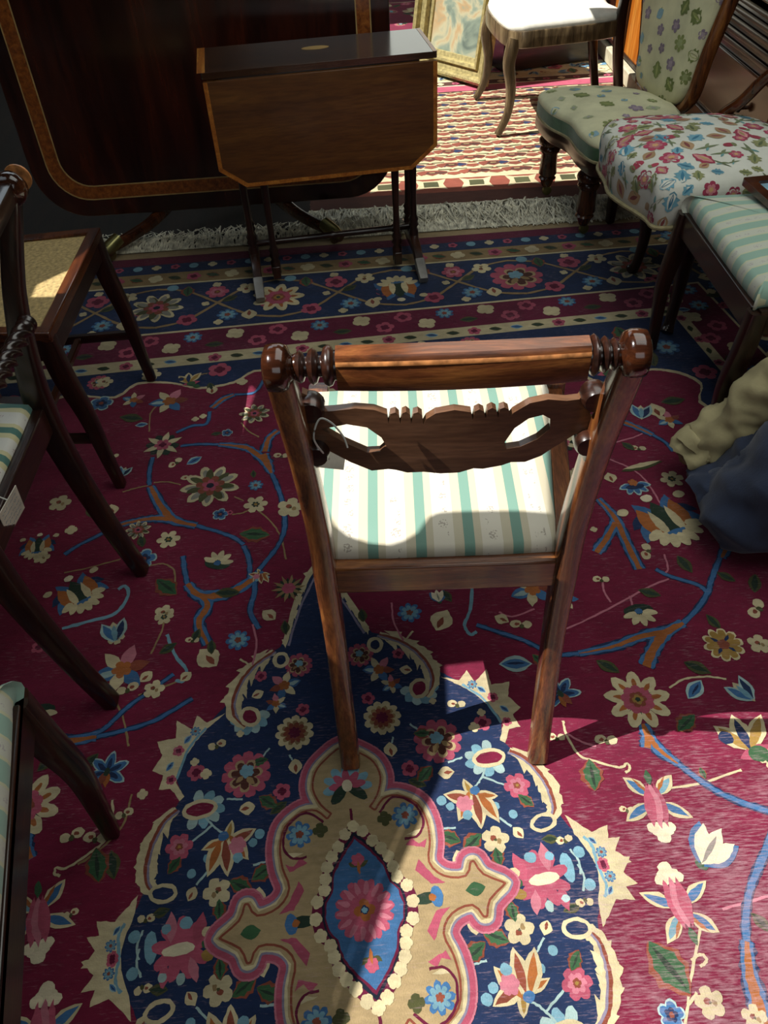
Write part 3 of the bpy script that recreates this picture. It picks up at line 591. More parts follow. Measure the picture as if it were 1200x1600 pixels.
vine([(905, 1020), (870, 1022), (850, 1015)], .008, 'blue', 1); vine([(1068, 972), (1090, 950), (1106, 925), (1112, 905), (1120, 880)], .009, 'blue', 1); vine([(1106, 925), (1090, 912), (1050, 900), (1025, 888)], .008, 'blue', 0)
branch([(1014, 1150), (1032, 1172), (1060, 1192)], (.012, .008, .002), 1); vine([(1060, 1192), (1090, 1215), (1130, 1240), (1180, 1260), (1240, 1275)], .009, 'blue', 1)
vine([(1212, 1290), (1190, 1345), (1172, 1390), (1166, 1440), (1168, 1480)], .010, 'blue', 1); branch([(1168, 1470), (1172, 1520), (1186, 1570), (1196, 1620)], (.006, .014, .018), 1)
branch([(935, 778), (960, 806), (980, 848), (1000, 888)], (.003, .013, .012), 0); branch([(962, 815), (948, 840), (932, 862)], (.012, .012, .012), 0); branch([(955, 652), (985, 662), (1020, 678)], (.012, .008, .004)); vine([(1020, 678), (1040, 690), (1052, 704)], .008)
branch([(1128, 870), (1140, 845), (1150, 820)], (.006, .014, .014)); vine([(1112, 905), (1122, 880), (1132, 850)], .009)
vine([(738, 915), (735, 950), (726, 975), (735, 990), (745, 985)], .007, 'sky', 1); vine([(745, 975), (775, 985), (820, 1000), (850, 1015)], .007, 'blue', 1)
# stems in cream
for pts, mr in ((((880, 1125), (886, 1148), (905, 1178), (930, 1188), (968, 1198), (980, 1192), (985, 1200), (978, 1206)), 1), (((886, 1145), (910, 1158), (932, 1165)), 1), (((1046, 1074), (1070, 1060), (1105, 1056), (1135, 1060)), 1), (((860, 990), (900, 975), (960, 945), (1010, 918), (1045, 903)), 0), (((955, 940), (945, 925), (942, 905)), 0), (((985, 930), (988, 942), (992, 950)), 0), (((1044, 1230), (1090, 1224), (1140, 1208), (1160, 1202)), 1), (((1095, 1450), (1085, 1500), (1076, 1560), (1070, 1620)), 1), (((1080, 1500), (1095, 1490), (1105, 1500), (1095, 1510)), 1), (((1076, 1570), (1090, 1550)), 1), (((950, 715), (985, 730), (1005, 745), (1020, 765), (1032, 785)), 0), (((960, 690), (990, 682), (1004, 676)), 0), (((1038, 865), (1044, 885), (1040, 895)), 0), (((780, 955), (800, 962), (835, 950)), 0), (((630, 1000), (615, 970), (612, 940)), 1), (((632, 1000), (645, 985)), 1), (((1130, 1420), (1180, 1405), (1210, 1398)), 1)):
    vine(pts, .0042, 'rose' if len(pts) % 2 else 'cream', mr, 25)
for kd, px, py, r, an, mr in (('daisy', 997, 1092, 52, 0, 1), ('palm', 876, 1083, 32, 15, 1), ('starlotus', 1022, 1248, 52, 172, 1), ('starlotus', 1066, 1420, 56, 0, 1), ('leaf', 925, 1210, 27, -10, 1), ('bud2', 948, 1157, 19, 0, 1), ('bud2', 870, 1152, 15, 0, 1), ('wtulip', 1112, 1322, 34, -50, 1), ('leaf', 1045, 1512, 46, 22, 1), ('cream5', 1110, 1566, 24, 20, 1), ('gold3', 1165, 1155, 46, 0, 1),
        ('gdaisy', 1131, 1006, 32, 0, 1), ('tulip', 1160, 1078, 24, 25, 1), ('bleaf', 1086, 1076, 22, -50, 1), ('dleaf', 1090, 1042, 22, 50, 1), ('cfan', 999, 955, 28, 0, 1), ('leaf', 1072, 1128, 22, -60, 1), ('dleaf', 950, 1040, 20, 45, 1), ('bud2', 1185, 950, 22, 60, 1), ('cream5', 1187, 1005, 18, 0, 1), ('mixed', 832, 920, 36, 40, 0), ('mixed', 880, 935, 24, 80, 0), ('bud2', 815, 976, 18, 0, 1), ('bud', 784, 966, 12, 50, 1), ('blue8', 640, 956, 19, 0, 1), ('dleaf', 698, 930, 14, 20, 1), ('bud', 690, 968, 22, -35, 1), ('bleaf', 806, 1036, 26, 80, 0), ('leaf', 842, 1030, 14, 30, 0),
        ('wtulip', 684, 930, 12, 0, 0), ('dleaf', 1015, 925, 18, 60, 0), ('bud2', 940, 905, 14, 0, 0), ('dleaf', 1115, 970, 16, 15, 0), ('leaf', 1098, 1207, 10, 0, 1), ('bud2', 980, 1265, 12, 0, 1), ('dleaf', 1190, 1440, 18, 30, 1), ('cream5', 1180, 1590, 20, 0, 1), ('pansy', 1050, 1585, 22, 0, 1), ('dleaf', 1180, 910, 20, -30, 0),  # small white tulip under the seat paints in a sun fleck
        ('lotus2', 1045, 815, 62, 12, 0), ('bfan', 990, 755, 26, 0, 0), ('white6', 1050, 747, 19, 0, 0), ('ear', 1004, 728, 36, 6, 0), ('palm', 1086, 690, 32, -40, 0), ('bud2', 998, 700, 13, 0, 0), ('dleaf', 982, 696, 13, 30, 0), ('tulip', 1002, 642, 20, -20, 0), ('bud', 1025, 640, 18, 0, 0), ('mixed', 1046, 655, 22, 50, 0), ('dleaf', 1052, 625, 20, 90, 0), ('bud', 954, 745, 12, 0, 0), ('bud2', 1012, 860, 18, 80, 0), ('dleaf', 1070, 880, 20, 10, 0), ('cdot', 928, 826, 6, 0, 0), ('dleaf', 1135, 900, 16, 40, 0), ('leaf', 1090, 664, 12, 0, 0)):
    put(kd, px, py, r, an, 30, mr)
# far left of the field, traced where it lies
def zx(x, y): return (100 + x / 2.857, 540 + y / 2.857)
def L_(*p): return [zx(*q) for q in p]
branch(L_((890, 480), (905, 520), (925, 565)), (.014, .016, .006)); branch(L_((955, 375), (915, 410), (895, 470)), (.006, .010, .014)); branch(L_((905, 520), (830, 460), (770, 445), (690, 438)), (.012, .012, .003)); vine(L_((690, 438), (600, 436), (520, 445)), .007); vine(L_((925, 565), (950, 620), (975, 700), (985, 800), (960, 880), (900, 960), (850, 1020)), .009)
branch(L_((850, 1030), (790, 1075), (700, 1110), (600, 1110), (550, 1060)), (.010, .018, .010)); vine(L_((550, 1060), (538, 1000), (530, 935)), .009); vine(L_((850, 1030), (850, 1100), (830, 1180), (870, 1260)), .009); vine(L_((800, 890), (825, 950), (828, 1030)), .009)
vine(L_((395, 495), (380, 560), (380, 620)), .009); branch(L_((385, 625), (430, 710), (490, 775), (590, 800)), (.008, .016, .008)); vine(L_((590, 800), (680, 825), (760, 855), (800, 885)), .008); branch(L_((480, 772), (400, 768), (320, 780), (225, 802)), (.014, .010, .006)); vine(L_((225, 802), (140, 850), (60, 890), (0, 930)), .008)
vine(L_((500, 385), (570, 355), (635, 345), (650, 290)), .008); branch(L_((660, 275), (710, 235), (760, 215)), (.008, .010, .004)); vine(L_((760, 215), (850, 205), (890, 150)), .007); vine(L_((-10, 1260), (100, 1230), (230, 1190), (285, 1110), (270, 1070), (240, 1085)), .008, 'sky')
branch(L_((560, 1080), (640, 1150), (600, 1230), (640, 1330)), (.008, .014, .006))
for pts in (L_((375, 622), (320, 632), (260, 650)), L_((400, 608), (460, 605), (520, 618)), L_((640, 120), (590, 130), (540, 150)), L_((750, 750), (800, 742), (830, 725)), L_((870, 735), (930, 790), (970, 860), (990, 950)), L_((380, 980), (440, 970), (490, 1000), (495, 1070)), L_((790, 340), (820, 375), (870, 405)), L_((760, 670), (800, 690)), L_((380, 380), (385, 300), (420, 260)), L_((0, 1010), (100, 990), (250, 950))): vine(pts, .004, 'tan', 0, 25)
for kd, cx_, cy_, r, an, in (('star6', 440, 440, 32, 0), ('peony', 652, 622, 46, 10), ('gold3', 555, 150, 20, 0), ('mixed', 470, 245, 32, 30), ('peony', 850, 300, 24, 0), ('pansy', 727, 386, 9, 0), ('dleaf', 680, 390, 9, 90), ('white6', 855, 706, 19, 0), ('pansy', 697, 750, 13, 0), ('rdot', 740, 742, 5, 0), ('leaf', 850, 840, 25, 75), ('cfan', 685, 965, 25, 160), ('star6', 1005, 1080, 0, 0), ('rayed', 1002, 1080, 28, 0), ('white6', 465, 862, 19, 0), ('pansy', 355, 948, 21, 0), ('dleaf', 345, 870, 14, 10), ('leaf', 455, 1075, 25, 40), ('lotus2', 70, 1110, 46, 30), ('bud2', 215, 490, 11, 0), ('tulip', 265, 560, 13, -20), ('bud', 212, 730, 13, 10),
        ('pansy', 165, 255, 19, 0), ('bleaf', 345, 350, 10, 90), ('cdot', 585, 325, 6, 0), ('cdot', 620, 312, 6, 0), ('dleaf', 655, 180, 12, 10), ('bud', 660, 195, 11, 0), ('cdot', 795, 158, 9, 0), ('bud2', 555, 590, 13, 0), ('bud2', 500, 520, 14, 60), ('bleaf', 580, 510, 14, -60), ('blue8', 855, 620, 12, 0), ('dleaf', 845, 570, 9, 0), ('bud2', 970, 490, 13, 0), ('cream5', 1010, 720, 22, 0), ('cream5', 445, 1190, 16, 0), ('rdot', 340, 810, 8, 0), ('peony', 330, 820, 20, 0), ('cdot', 30, 820, 10, 0), ('cream5', 180, 160, 14, 0), ('dleaf', 120, 740, 16, 30), ('cream5', 230, 1300, 14, 0), ('mixed', 310, 240, 20, 0), ('dleaf', 300, 320, 20, 70), ('cream5', -20, 700, 18, 0), ('lotus2', -120, 900, 30, 0), ('cream5', 770, 480, 0, 0)):
    if r: put(kd, *zx(cx_, cy_), r, an, 30, 0)
for kd, px, py, r, an in (('mixed', 190, 1045, 46, 40), ('tulip', 178, 985, 24, 10), ('white6', 256, 963, 15, 0), ('cream5', 240, 1076, 17, 0), ('bud', 290, 1056, 11, -50), ('dleaf', 262, 1012, 16, -60), ('cfan', 62, 1112, 28, 0), ('bud2', 118, 1215, 18, 0), ('bud2', 148, 1310, 20, 0), ('dleaf', 140, 1190, 18, -40), ('dleaf', 175, 1350, 24, 10), ('cdot', 222, 1240, 9, 0), ('bleaf', 120, 1030, 18, 60), ('rdot', 60, 1010, 12, 0), ('cream5', 65, 870, 13, 0), ('dleaf', 330, 1010, 14, 0), ('bud2', 300, 1000, 12, 0), ('lily', 405, 900, 18, 0), ('dleaf', 355, 925, 20, 80), ('bud', 420, 960, 14, 40)):
    put(kd, px, py, r, an, 30, 0)
branch([(45, 1150), (90, 1158), (150, 1150)], (.012, .012, .006)); vine([(150, 1150), (185, 1142), (240, 1125), (300, 1090)], .007)
for pts in ([(165, 1075), (190, 1115), (200, 1165)], [(205, 1240), (190, 1290), (150, 1330), (120, 1350)], [(215, 1085), (240, 1078), (285, 1060)], [(235, 1020), (252, 985), (256, 965)]): vine(pts, .004, 'tan', 0, 25)
# figures of the field seen through the chair and beyond its rail
for kd, px, py, r, an in (('cream5', 505, 612, 20, 0), ('mixed', 700, 560, 26, 0), ('leaf', 640, 600, 20, 60), ('daisy2', 800, 560, 26, 0), ('cream5', 560, 575, 18, 0), ('blue8', 610, 560, 16, 0), ('star6', 880, 690, 26, 0), ('cream5', 900, 740, 16, 0), ('pansy', 895, 640, 20, 0), ('dleaf', 460, 700, 16, 0), ('cream5', 895, 800, 12, 30)):
    put(kd, px, py, r, an, 30, 0)
# the same drawing goes on where the carpet runs out of view
for i, (u, v) in enumerate(((1.06, .16), (.74, .12), (.86, .0), (.98, .10), (.70, -.14), (.84, -.22), (.98, -.12), (.74, -.40), (.92, -.38), (.86, .22), (1.02, .30), (.94, .42), (1.04, .52), (1.02, -.5), (.6, -.52), (.4, -.55))):
    for su in (1, -1): cp.motif(MOT[('starlotus', 'white6', 'leaf', 'palm', 'cream5', 'daisy', 'bud2', 'gdaisy', 'tulip')[i % 9]], W(u * su, v), A0 + i, (.055, .022, .03, .035, .024, .05, .02, .036, .026)[i % 9], 30)
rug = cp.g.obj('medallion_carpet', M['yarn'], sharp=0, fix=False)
tag(rug, 'large worn crimson carpet with a navy medallion under the chairs', 'carpet')
def fringe(name, p0, p1, n, length, spread, parent, z=-.003, side=-1, wd=.004, lift=.012):
    g = Geo(); a, b = Vector(p0), Vector(p1); d = (b - a); nrm = Vector((d.y, -d.x, 0)).normalized()
    for i in range(n):
        s = a + d * (i + random.random()) / n; L = length * random.uniform(.6, 1.15); q = random.gauss(0, spread); q2 = random.gauss(0, spread)
        t = d.normalized()
        pts = [s, s + nrm * L * .35 + t * q * .3, s + nrm * L * .7 + t * (q * .6 + q2 * .3), s + nrm * L + t * (q + q2)]
        hs = [z, z + random.random() * lift, z + random.random() * lift, z * .6]
        V = []; ww = wd * random.uniform(.5, 1.3)
        for p, h in zip(pts, hs):
            V += [(p.x - t.x * ww, p.y - t.y * ww, h), (p.x, p.y, h + ww * .8), (p.x + t.x * ww, p.y + t.y * ww, h)]; ww *= .82
        Fs = []
        for k in range(3): Fs += [(k * 3, k * 3 + 1, k * 3 + 4, k * 3 + 3), (k * 3 + 1, k * 3 + 2, k * 3 + 5, k * 3 + 4)]
        g.add(V, Fs)
    return tag(g.obj(name, M['wool_fringe'], parent, sharp=0), kind='stuff')
fl, fr_ = W(-1.8, 2.31), W(1.8, 2.31)
fringe('fringe', (fr_[0], fr_[1], 0), (fl[0], fl[1], 0), 1500, .15, .035, rug)

# ------------------------------------------------------------------ the cream tribal rug and the red rug beyond it
tp = Pat(z=-.0054, dz=.0003, jit=.0016, step=.02)
C0 = dict(C); C.update({k: tuple(min(1, x * 1.25) for x in v[:3]) + (1,) for k, v in C.items()})
TX0, TX1, TY0, TY1 = -.22, 1.75, 2.99, 4.33
def trect(x0, y0, x1, y1, c, l): tp.poly([(x0, y0 + .02 * math.sin(x0 * 3)), (x1, y0 + .02 * math.sin(x1 * 3)), (x1, y1), (x0, y1)], c, l)
trect(TX0, TY0 - .05, TX1, TY0 + .05, 'tan', 0); trect(TX0, TY0, TX1, TY1, 'brown', 1); trect(TX0 + .01, TY0 + .10, TX1, TY1, 'rust', 2); trect(TX0 + .03, TY0 + .23, TX1 - .03, TY1, 'cream', 4)
x = TX0 + .05
while x < TX1 - .1:
    tp.poly([(x, TY0 + .115), (x + .035, TY0 + .13), (x + .095, TY0 + .13), (x + .13, TY0 + .115), (x + .115, TY0 + .165), (x + .13, TY0 + .215), (x + .095, TY0 + .20), (x + .035, TY0 + .20), (x, TY0 + .215), (x + .015, TY0 + .165)], 'cream', 3)
    tp.poly([(x + .035, TY0 + .14), (x + .095, TY0 + .14), (x + .095, TY0 + .19), (x + .035, TY0 + .19)], 'olive', 4); x += .185
row = 0; y = TY0 + .28
while y < TY1 - .02:
    x = TX0 + .06; i = 0
    while x < TX1 - .05:
        if (i + row) % 2:
            for pts, c, l in (([(-.062, -.008), (-.045, -.026), (-.028, -.012), (0, -.03), (.028, -.012), (.045, -.026), (.062, -.008), (.062, .012), (.03, .022), (-.03, .022), (-.062, .012)], 'rust', 6), ([(-.03, -.008), (0, -.018), (.03, -.008), (.02, .012), (-.02, .012)], 'brown', 7), ([(-.012, -.004), (.012, -.004), (.012, .006), (-.012, .006)], 'tan', 8)):
                tp.poly([(x + a, y + b) for a, b in pts], c, l)
        else:
            for s in (-1, 1):
                tp.poly([(x + s * .015, y), (x + s * .055, y - .020), (x + s * .075, y - .004), (x + s * .055, y + .016)], 'navy' if row % 2 else 'brown', 6)
                tp.poly([(x + s * .005, y + .022), (x + s * .06, y + .026), (x + s * .06, y + .034), (x + s * .005, y + .032)], 'olive', 6)
            tp.poly([(x - .03, y - .02), (x, y - .034), (x + .03, y - .02), (x + .018, y), (x - .018, y)], 'rust', 7)
            tp.poly([(x - .022, y + .012), (x + .022, y + .012), (x, y + .026)], 'rust', 7)
        x += .088; i += 1
    y += .074; row += 1
tr = tp.g.obj('tribal_rug', M['flat'], sharp=0, fix=False); tag(tr, 'cream tribal rug with rows of rust and navy figures and a white fringe', 'rug')
fringe('fringe', (TX0, TY0 - .03, 0), (TX1, TY0 - .03, 0), 1700, .20, .05, tr, -.002, lift=.03)
fp = Pat(z=-.0018, dz=.00005, jit=.0014, step=.03)
FX0, FX1, FY0, FY1 = -1.4, 2.0, 4.245, 6.6
def frect(d, c, l): fp.poly([(FX0 + d, FY0 + d + .012 * (1 if d == 0 else 1)), (FX1 - d, FY0 + d + .03), (FX1 - d, FY1 - d), (FX0 + d, FY1 - d)], c, l)
for d, c in ((0, 'pink'), (.08, 'white'), (.09, 'brown'), (.15, 'white'), (.16, 'cream'), (.36, 'white'), (.37, 'dred'), (.46, 'cream'), (.47, 'red')): frect(d, c, int(d * 100))
i = 0; x = FX0 + .1
while x < FX1 - .1:
    fp.motif(MOT[('cdot', 'rdot')[i % 2]], (x, FY0 + .135), 0, .02, 60); fp.motif(MOT[('blue8', 'cream5', 'rdot', 'leaf')[i % 4]], (x, FY0 + .28 + .04 * (-1) ** i), 0, .042, 60); fp.motif(MOT['tulip'], (x + .03, FY0 + .28 - .05 * (-1) ** i), i, .035, 60); fp.motif(MOT[('cdot', 'dot')[i % 2]], (x, FY0 + .44), 0, .022, 60)
    x += .078; i += 1
for i in range(240): fp.motif(MOT[random.choice(['cream5', 'pink6', 'dleaf', 'blue8', 'carn', 'bud'])], (random.uniform(FX0 + .5, FX1 - .5), random.uniform(FY0 + .5, FY1 - .5)), random.random() * 6, .04, 60)
fo = fp.g.obj('bordered_rug', M['flat'], sharp=0, fix=False); tag(fo, 'red rug with a pink edge and white floral border behind the cream tribal rug', 'rug')
# ------------------------------------------------------------------ shared furniture pieces
M['knob'] = wood('turned_rosewood', '#140a06', '#2e160c', '#472412', 'x', 16, .12)
M['stripe'] = stripes('striped_damask', 'x', .0690, -.0405, [(0, '#678a7c'), (.215, '#b5ac94'), (.37, '#c9c2b2'), (.80, '#b5ac94')], ('#8a8074', .75), .37, .80)
M['stripe_b'] = stripes('striped_damask_dark', 'x', .070, 0, [(0, '#4f7a70'), (.22, '#cfc79a'), (.36, '#d9d6cc'), (.82, '#cfc79a')], ('#9a6a72', .6), .36, .82)
M['stripe_g'] = stripes('striped_damask_pale', 'x', .0620, .01, [(0, '#8fae9e'), (.46, '#c3c4a2'), (.53, '#bfc1b2'), (.92, '#c3c4a2')], ('#9a8f96', .6), .55, .90)
M['cane'] = plain('woven_cane', '#b49a64', .7, var=.22, nscale=120, bump=.5)
KNOB = [(.004, 0), (.014, .001), (.0215, .005), (.0225, .012), (.0225, .020), (.020, .026), (.013, .029), (.011, .031), (.0125, .034), (.0125, .037), (.010, .039)]
def rings(x0, x1):
    """turned rings of a rail end from x0 to x1"""
    L = x1 - x0; return [(.010, 0), (.0105, L * .05), (.015, L * .10), (.017, L * .17), (.015, L * .24), (.0105, L * .28), (.0105, L * .33), (.0165, L * .38), (.019, L * .47), (.0165, L * .55), (.011, L * .60), (.011, L * .66), (.019, L * .72), (.0215, L * .82), (.020, L * .90), (.015, L * .95), (.015, L)]
SPLAT = [(-0.1669, 0.7787), (-0.1594, 0.7751), (-0.1511, 0.7532), (-0.1321, 0.7556), (-0.1077, 0.7601), (-0.0865, 0.7584), (-0.0721, 0.752), (-0.0712, 0.7391), (-0.0686, 0.7525), (-0.0626, 0.7549), (-0.0587, 0.7503), (-0.0577, 0.7384), (-0.0552, 0.7535), (-0.0506, 0.7559), (-0.0461, 0.7514), (-0.045, 0.7378), (-0.0426, 0.7529), (-0.0373, 0.755), (-0.0325, 0.7507), (-0.0313, 0.7371), (-0.028, 0.7448), (-0.0173, 0.7526), (0.004, 0.7566), (0.0227, 0.7523), (0.025, 0.7411), (0.0267, 0.7528), (0.0319, 0.7559), (0.0373, 0.7523), (0.0398, 0.7414), (0.0413, 0.7537), (0.0464, 0.7568), (0.0514, 0.7532), (0.0539, 0.7421), (0.0551, 0.7541), (0.0602, 0.7561), (0.0653, 0.7526), (0.0679, 0.7424), (0.071, 0.7473), (0.0886, 0.759), (0.1094, 0.7619), (0.1311, 0.7569), (0.1456, 0.7569), (0.153, 0.7695), (0.1591, 0.7724), (0.1643, 0.7641), (0.1657, 0.746), (0.1613, 0.7344), (0.1647, 0.7257), (0.1712, 0.7184), (0.1725, 0.7007), (0.1652, 0.6939), (0.1554, 0.7051), (0.1483, 0.7062), (0.1228, 0.6887), (0.1099, 0.6783), (0.0909, 0.671), (0.0738, 0.6727), (0.0627, 0.6687), (0.0402, 0.6653), (0.0287, 0.667), (0.0118, 0.6614), (-0.011, 0.661), (-0.0311, 0.6643), (-0.0511, 0.6634), (-0.0653, 0.6679), (-0.0738, 0.6691), (-0.0939, 0.666), (-0.1188, 0.6786), (-0.1429, 0.6947), (-0.149, 0.6895), (-0.1578, 0.6866), (-0.1657, 0.6922), (-0.1669, 0.7069), (-0.1648, 0.7211), (-0.1669, 0.7317), (-0.1698, 0.7422), (-0.1701, 0.7625)]
HOLE1 = [(-0.1374, 0.725), (-0.1123, 0.7318), (-0.0934, 0.7288), (-0.0803, 0.7176), (-0.076, 0.7077), (-0.0824, 0.7008), (-0.095, 0.6996), (-0.1165, 0.7108)]
HOLE2 = [(0.0714, 0.705), (0.081, 0.7229), (0.0937, 0.7326), (0.1069, 0.735), (0.1142, 0.7299), (0.1154, 0.7184), (0.1042, 0.7077), (0.0883, 0.7006), (0.0751, 0.6995)]
def stile_path(s, e=0): return [(s * .166, -.068, 0), (s * .168, -.040, .13), (s * .170, -.012, .30), (s * .172, .0, .44), (s * .1725, -.006 - e * .2, .55), (s * .176, -.026 - e * .5, .68), (s * .180, -.060 - e, .815), (s * .181, -.066 - e, .835)]
SECS = [(.034, .030), (.032, .036), (.031, .044), (.033, .050), (.032, .042), (.031, .034), (.031, .030), (.028, .028)]
def regency(root, kind):
    """sabre-legged Regency side chair facing +y; kind 'splat' or 'rope'"""
    r = 'rose_' if kind == 'splat' else 'dark_'
    for s in (-1, 1):
        g = Geo().sweep(stile_path(s, 0 if kind == 'splat' else .02), SECS, side=(1, 0, 0), n=16, e=.45); g.obj('rear_leg', M[r + 'z'], root)
    fx = .222
    for s in (-1, 1):
        x = fx if s > 0 else -.200
        Geo().sweep([(x, .405, .475), (x, .402, .40), (x, .412, .26), (x, .445, .10), (x, .475, 0)], [(.034, .040), (.034, .042), (.030, .034), (.027, .028), (.026, .026)], side=(1, 0, 0), n=14, e=.5).obj('front_leg', M[r + 'z'], root)
    Geo().box((-.158, -.012, .408), (.158, .012, .462)).obj('back_rail', M[r + 'x'], root, bevel=.003)
    Geo().sweep([(.172, .0, .442), (fx - .002, .40, .442)], [(.030, .055), (.030, .055)], side=(1, 0, 0), n=8, e=.2).obj('side_rail', M[r + 'y'], root)
    Geo().sweep([(-.168, .0, .432), (-.200, .40, .432)], [(.026, .05), (.026, .05)], side=(1, 0, 0), n=8, e=.2).obj('side_rail', M[r + 'y'], root)
    Geo().box((-.2, .385, .41), (fx, .410, .456)).obj('front_rail', M[r + 'x'], root, bevel=.003)
    ol = [(.158, .008)] + [(.163 + .047 * (t ** 1.3), .008 + .384 * t) for t in (.15, .3, .5, .7, .9, .97)] + [(.207, .397), (.12, .400), (0, .401), (-.12, .400), (-.207, .397)] + [(-.168 - .045 * (t ** .8), .008 + .384 * t) for t in (.97, .9, .7, .5, .3, .15)] + [(-.158, .008), (-.08, .006), (0, .006), (.08, .006)]
    cushion(ol, [(.98, .452), (1.0, .458), (1.0, .466), (.985, .474), (.955, .479)], .012).obj('seat', M['stripe'] if kind == 'splat' else M['stripe_b'], root, sharp=60)
    yk, zk = (-.066 if kind == 'splat' else -.088), .843
    for s in (-1, 1):
        k = Geo().lathe([(r_ * 1.12, h) for r_, h in KNOB], (s * .197, yk, zk), (-s, 0, 0), 24); k.obj('finial', M['knob'], root, sharp=60)
    if kind == 'splat':
        xl, xr = -.121, .135
        bar = Geo(); n = 14; V = []; Fs = []
        prof = [(-.012, -.020), (-.0135, -.012), (-.0135, .012), (-.009, .0205), (.007, .0225), (.012, .014), (.012, -.016), (.006, -.021)]
        for i in range(n + 1):
            t = i / n; x = xl + (xr - xl) * t; b = 4 * t * (1 - t)
            for a, c in prof: V.append((x, yk + a - .010 * b, zk - .003 + c * (1 + .06 * b) + .004 * b))
        k = len(prof)
        for i in range(n):
            for j in range(k): Fs.append((i * k + j, i * k + (j + 1) % k, (i + 1) * k + (j + 1) % k, (i + 1) * k + j))
        Fs += [tuple(range(k))[::-1], tuple(n * k + j for j in range(k))]; bar.add(V, Fs)
        bo = bar.obj('top_rail', M['rose_x'], root, sharp=50)
        V, Fs = [], []
        for i in range(n + 1):
            t = i / n; x = xl + (xr - xl) * t; b = 4 * t * (1 - t)
            for dy, dz in ((-.0141, .0105), (-.0141, .0128), (-.0128, .0152), (-.012, .0128)): V.append((x, yk + dy - .010 * b, zk - .003 + dz * (1 + .06 * b) + .004 * b))
        for i in range(n):
            for j in range(4): Fs.append((i * 4 + j, i * 4 + (j + 1) % 4, i * 4 + 4 + (j + 1) % 4, i * 4 + 4 + j))
        st = Geo(); st.add(V, Fs); tag(st.obj('worn_edge', M['worn'], bo), 'pale worn arris along the rail')
        Geo().lathe(rings(-.166, xl), (-.166, yk, zk), (1, 0, 0), 22).obj('turned_end', M['dark_x'], root, sharp=60)
        Geo().lathe(rings(xr, .166), (.166, yk, zk), (-1, 0, 0), 22).obj('turned_end', M['dark_x'], root, sharp=60)
        sg = Geo().prism([SPLAT] + [[(sum(a for a, _ in h) / len(h) + (u - sum(a for a, _ in h) / len(h)) * 1.22 - .004, sum(b for _, b in h) / len(h) + (v - sum(b for _, b in h) / len(h)) * 1.30) for u, v in h] for h in (HOLE1, HOLE2)], 0, .011, lambda u, v, t: (u, t, v))
        sp_ = sg.obj('splat', M['splat'], root, sharp=0); bm = bmesh.new(); bm.from_mesh(sp_.data)
        for i in range(-8, 9):
            bmesh.ops.bisect_plane(bm, geom=bm.verts[:] + bm.edges[:] + bm.faces[:], plane_co=(i * .02 + .003, 0, 0), plane_no=(1, 0, 0))
        for v in bm.verts: v.co.y += -.036 + .014 * (v.co.x / .17) ** 2
        bmesh.ops.recalc_face_normals(bm, faces=bm.faces); bm.to_mesh(sp_.data); bm.free()
        sp_.data.shade_smooth(); sp_.data.set_sharp_from_angle(angle=R(32))
        bv = sp_.modifiers.new('bevel', 'BEVEL'); bv.width = .0018; bv.segments = 2; bv.limit_method = 'ANGLE'; bv.angle_limit = R(50)
        for s in (-1, 1):
            for z in (.765, .700):
                Geo().lathe([(.004, -.012), (.013, -.0115), (.0155, -.006), (.0155, .012), (.013, .0165), (.005, .017)], (s * .160 + .002, -.028, z - .004), (0, 1, 0), 16).obj('scroll', M['dark_x'], root, sharp=50)
    else:
        V, Fs = [], []; n, kk = 120, 20
        def rope(x, z0):
            V, Fs = [], []
            for i in range(n + 1):
                t = i / n; xx = -x + 2 * x * t; e = min(t, 1 - t)
                for j in range(kk):
                    a = 2 * math.pi * j / kk; r_ = .0125
                    if e > .09: r_ += .0035 * math.cos(3 * a - xx * 2 * math.pi / .028)
                    else: r_ = .011 + .005 * abs(math.sin(e / .09 * math.pi * 2))
                    V.append((xx, -.045 + r_ * math.cos(a), z0 + r_ * math.sin(a)))
            for i in range(n):
                for j in range(kk): Fs.append((i * kk + j, i * kk + (j + 1) % kk, (i + 1) * kk + (j + 1) % kk, (i + 1) * kk + j))
            g = Geo(); g.add(V, Fs); return g
        rope(.165, .635).obj('rope_rail', M['dark_x'], root, sharp=80)
        Geo().sweep([(-.17, yk, zk), (0, yk - .012, zk), (.17, yk, zk)], [(.030, .024)] * 3, side=(0, 0, 1), n=12).obj('top_rail', M['dark_x'], root)

# the chair in the middle
main = empty('regency_chair', (.083, .735, 0), R(-1.7), 'rosewood side chair with a striped seat on the medallion, its back to the viewer', 'chair')
regency(main, 'splat')
def tag_card(name, loc, rz, w, h, thick, label, string, lines=0, tilt=0, lean=0, group=None):
    t = empty(name, loc, rz, label, 'tag', group)
    M4 = Matrix.Rotation(tilt, 4, 'Y') @ Matrix.Rotation(lean, 4, 'X')
    V = [M4 @ Vector(v) for v in Geo().box((-w / 2, -thick / 2, -h), (w / 2, thick / 2, 0)).v]
    g = Geo(); g.add(V, [(3, 2, 1, 0), (4, 5, 6, 7), (0, 1, 5, 4), (1, 2, 6, 5), (2, 3, 7, 6), (3, 0, 4, 7)]); c = g.obj('card', M['cream_cloth'], t)
    if lines:
        gi = Geo(); rnd = random.Random(4)
        for k in range(lines):
            z = -h * (k + 1) / (lines + 1); x = -w * .40
            while x < w * .36:
                q = rnd.uniform(.003, .006); pts = [M4 @ Vector((x + q * i / 3, -thick / 2 - .0004, z + rnd.uniform(-.002, .002))) for i in range(4)]
                gi.sweep(pts, [(.0007, .0004)] * 4, n=4, sub=1); x += q + rnd.uniform(.001, .003)
        gi.obj('handwriting', M['ink'], c, sharp=0)
    if string: Geo().sweep(string, [(.0022, .0022)] * len(string), n=6, e=1, sub=6).obj('string', M['twine'], t)
    return t
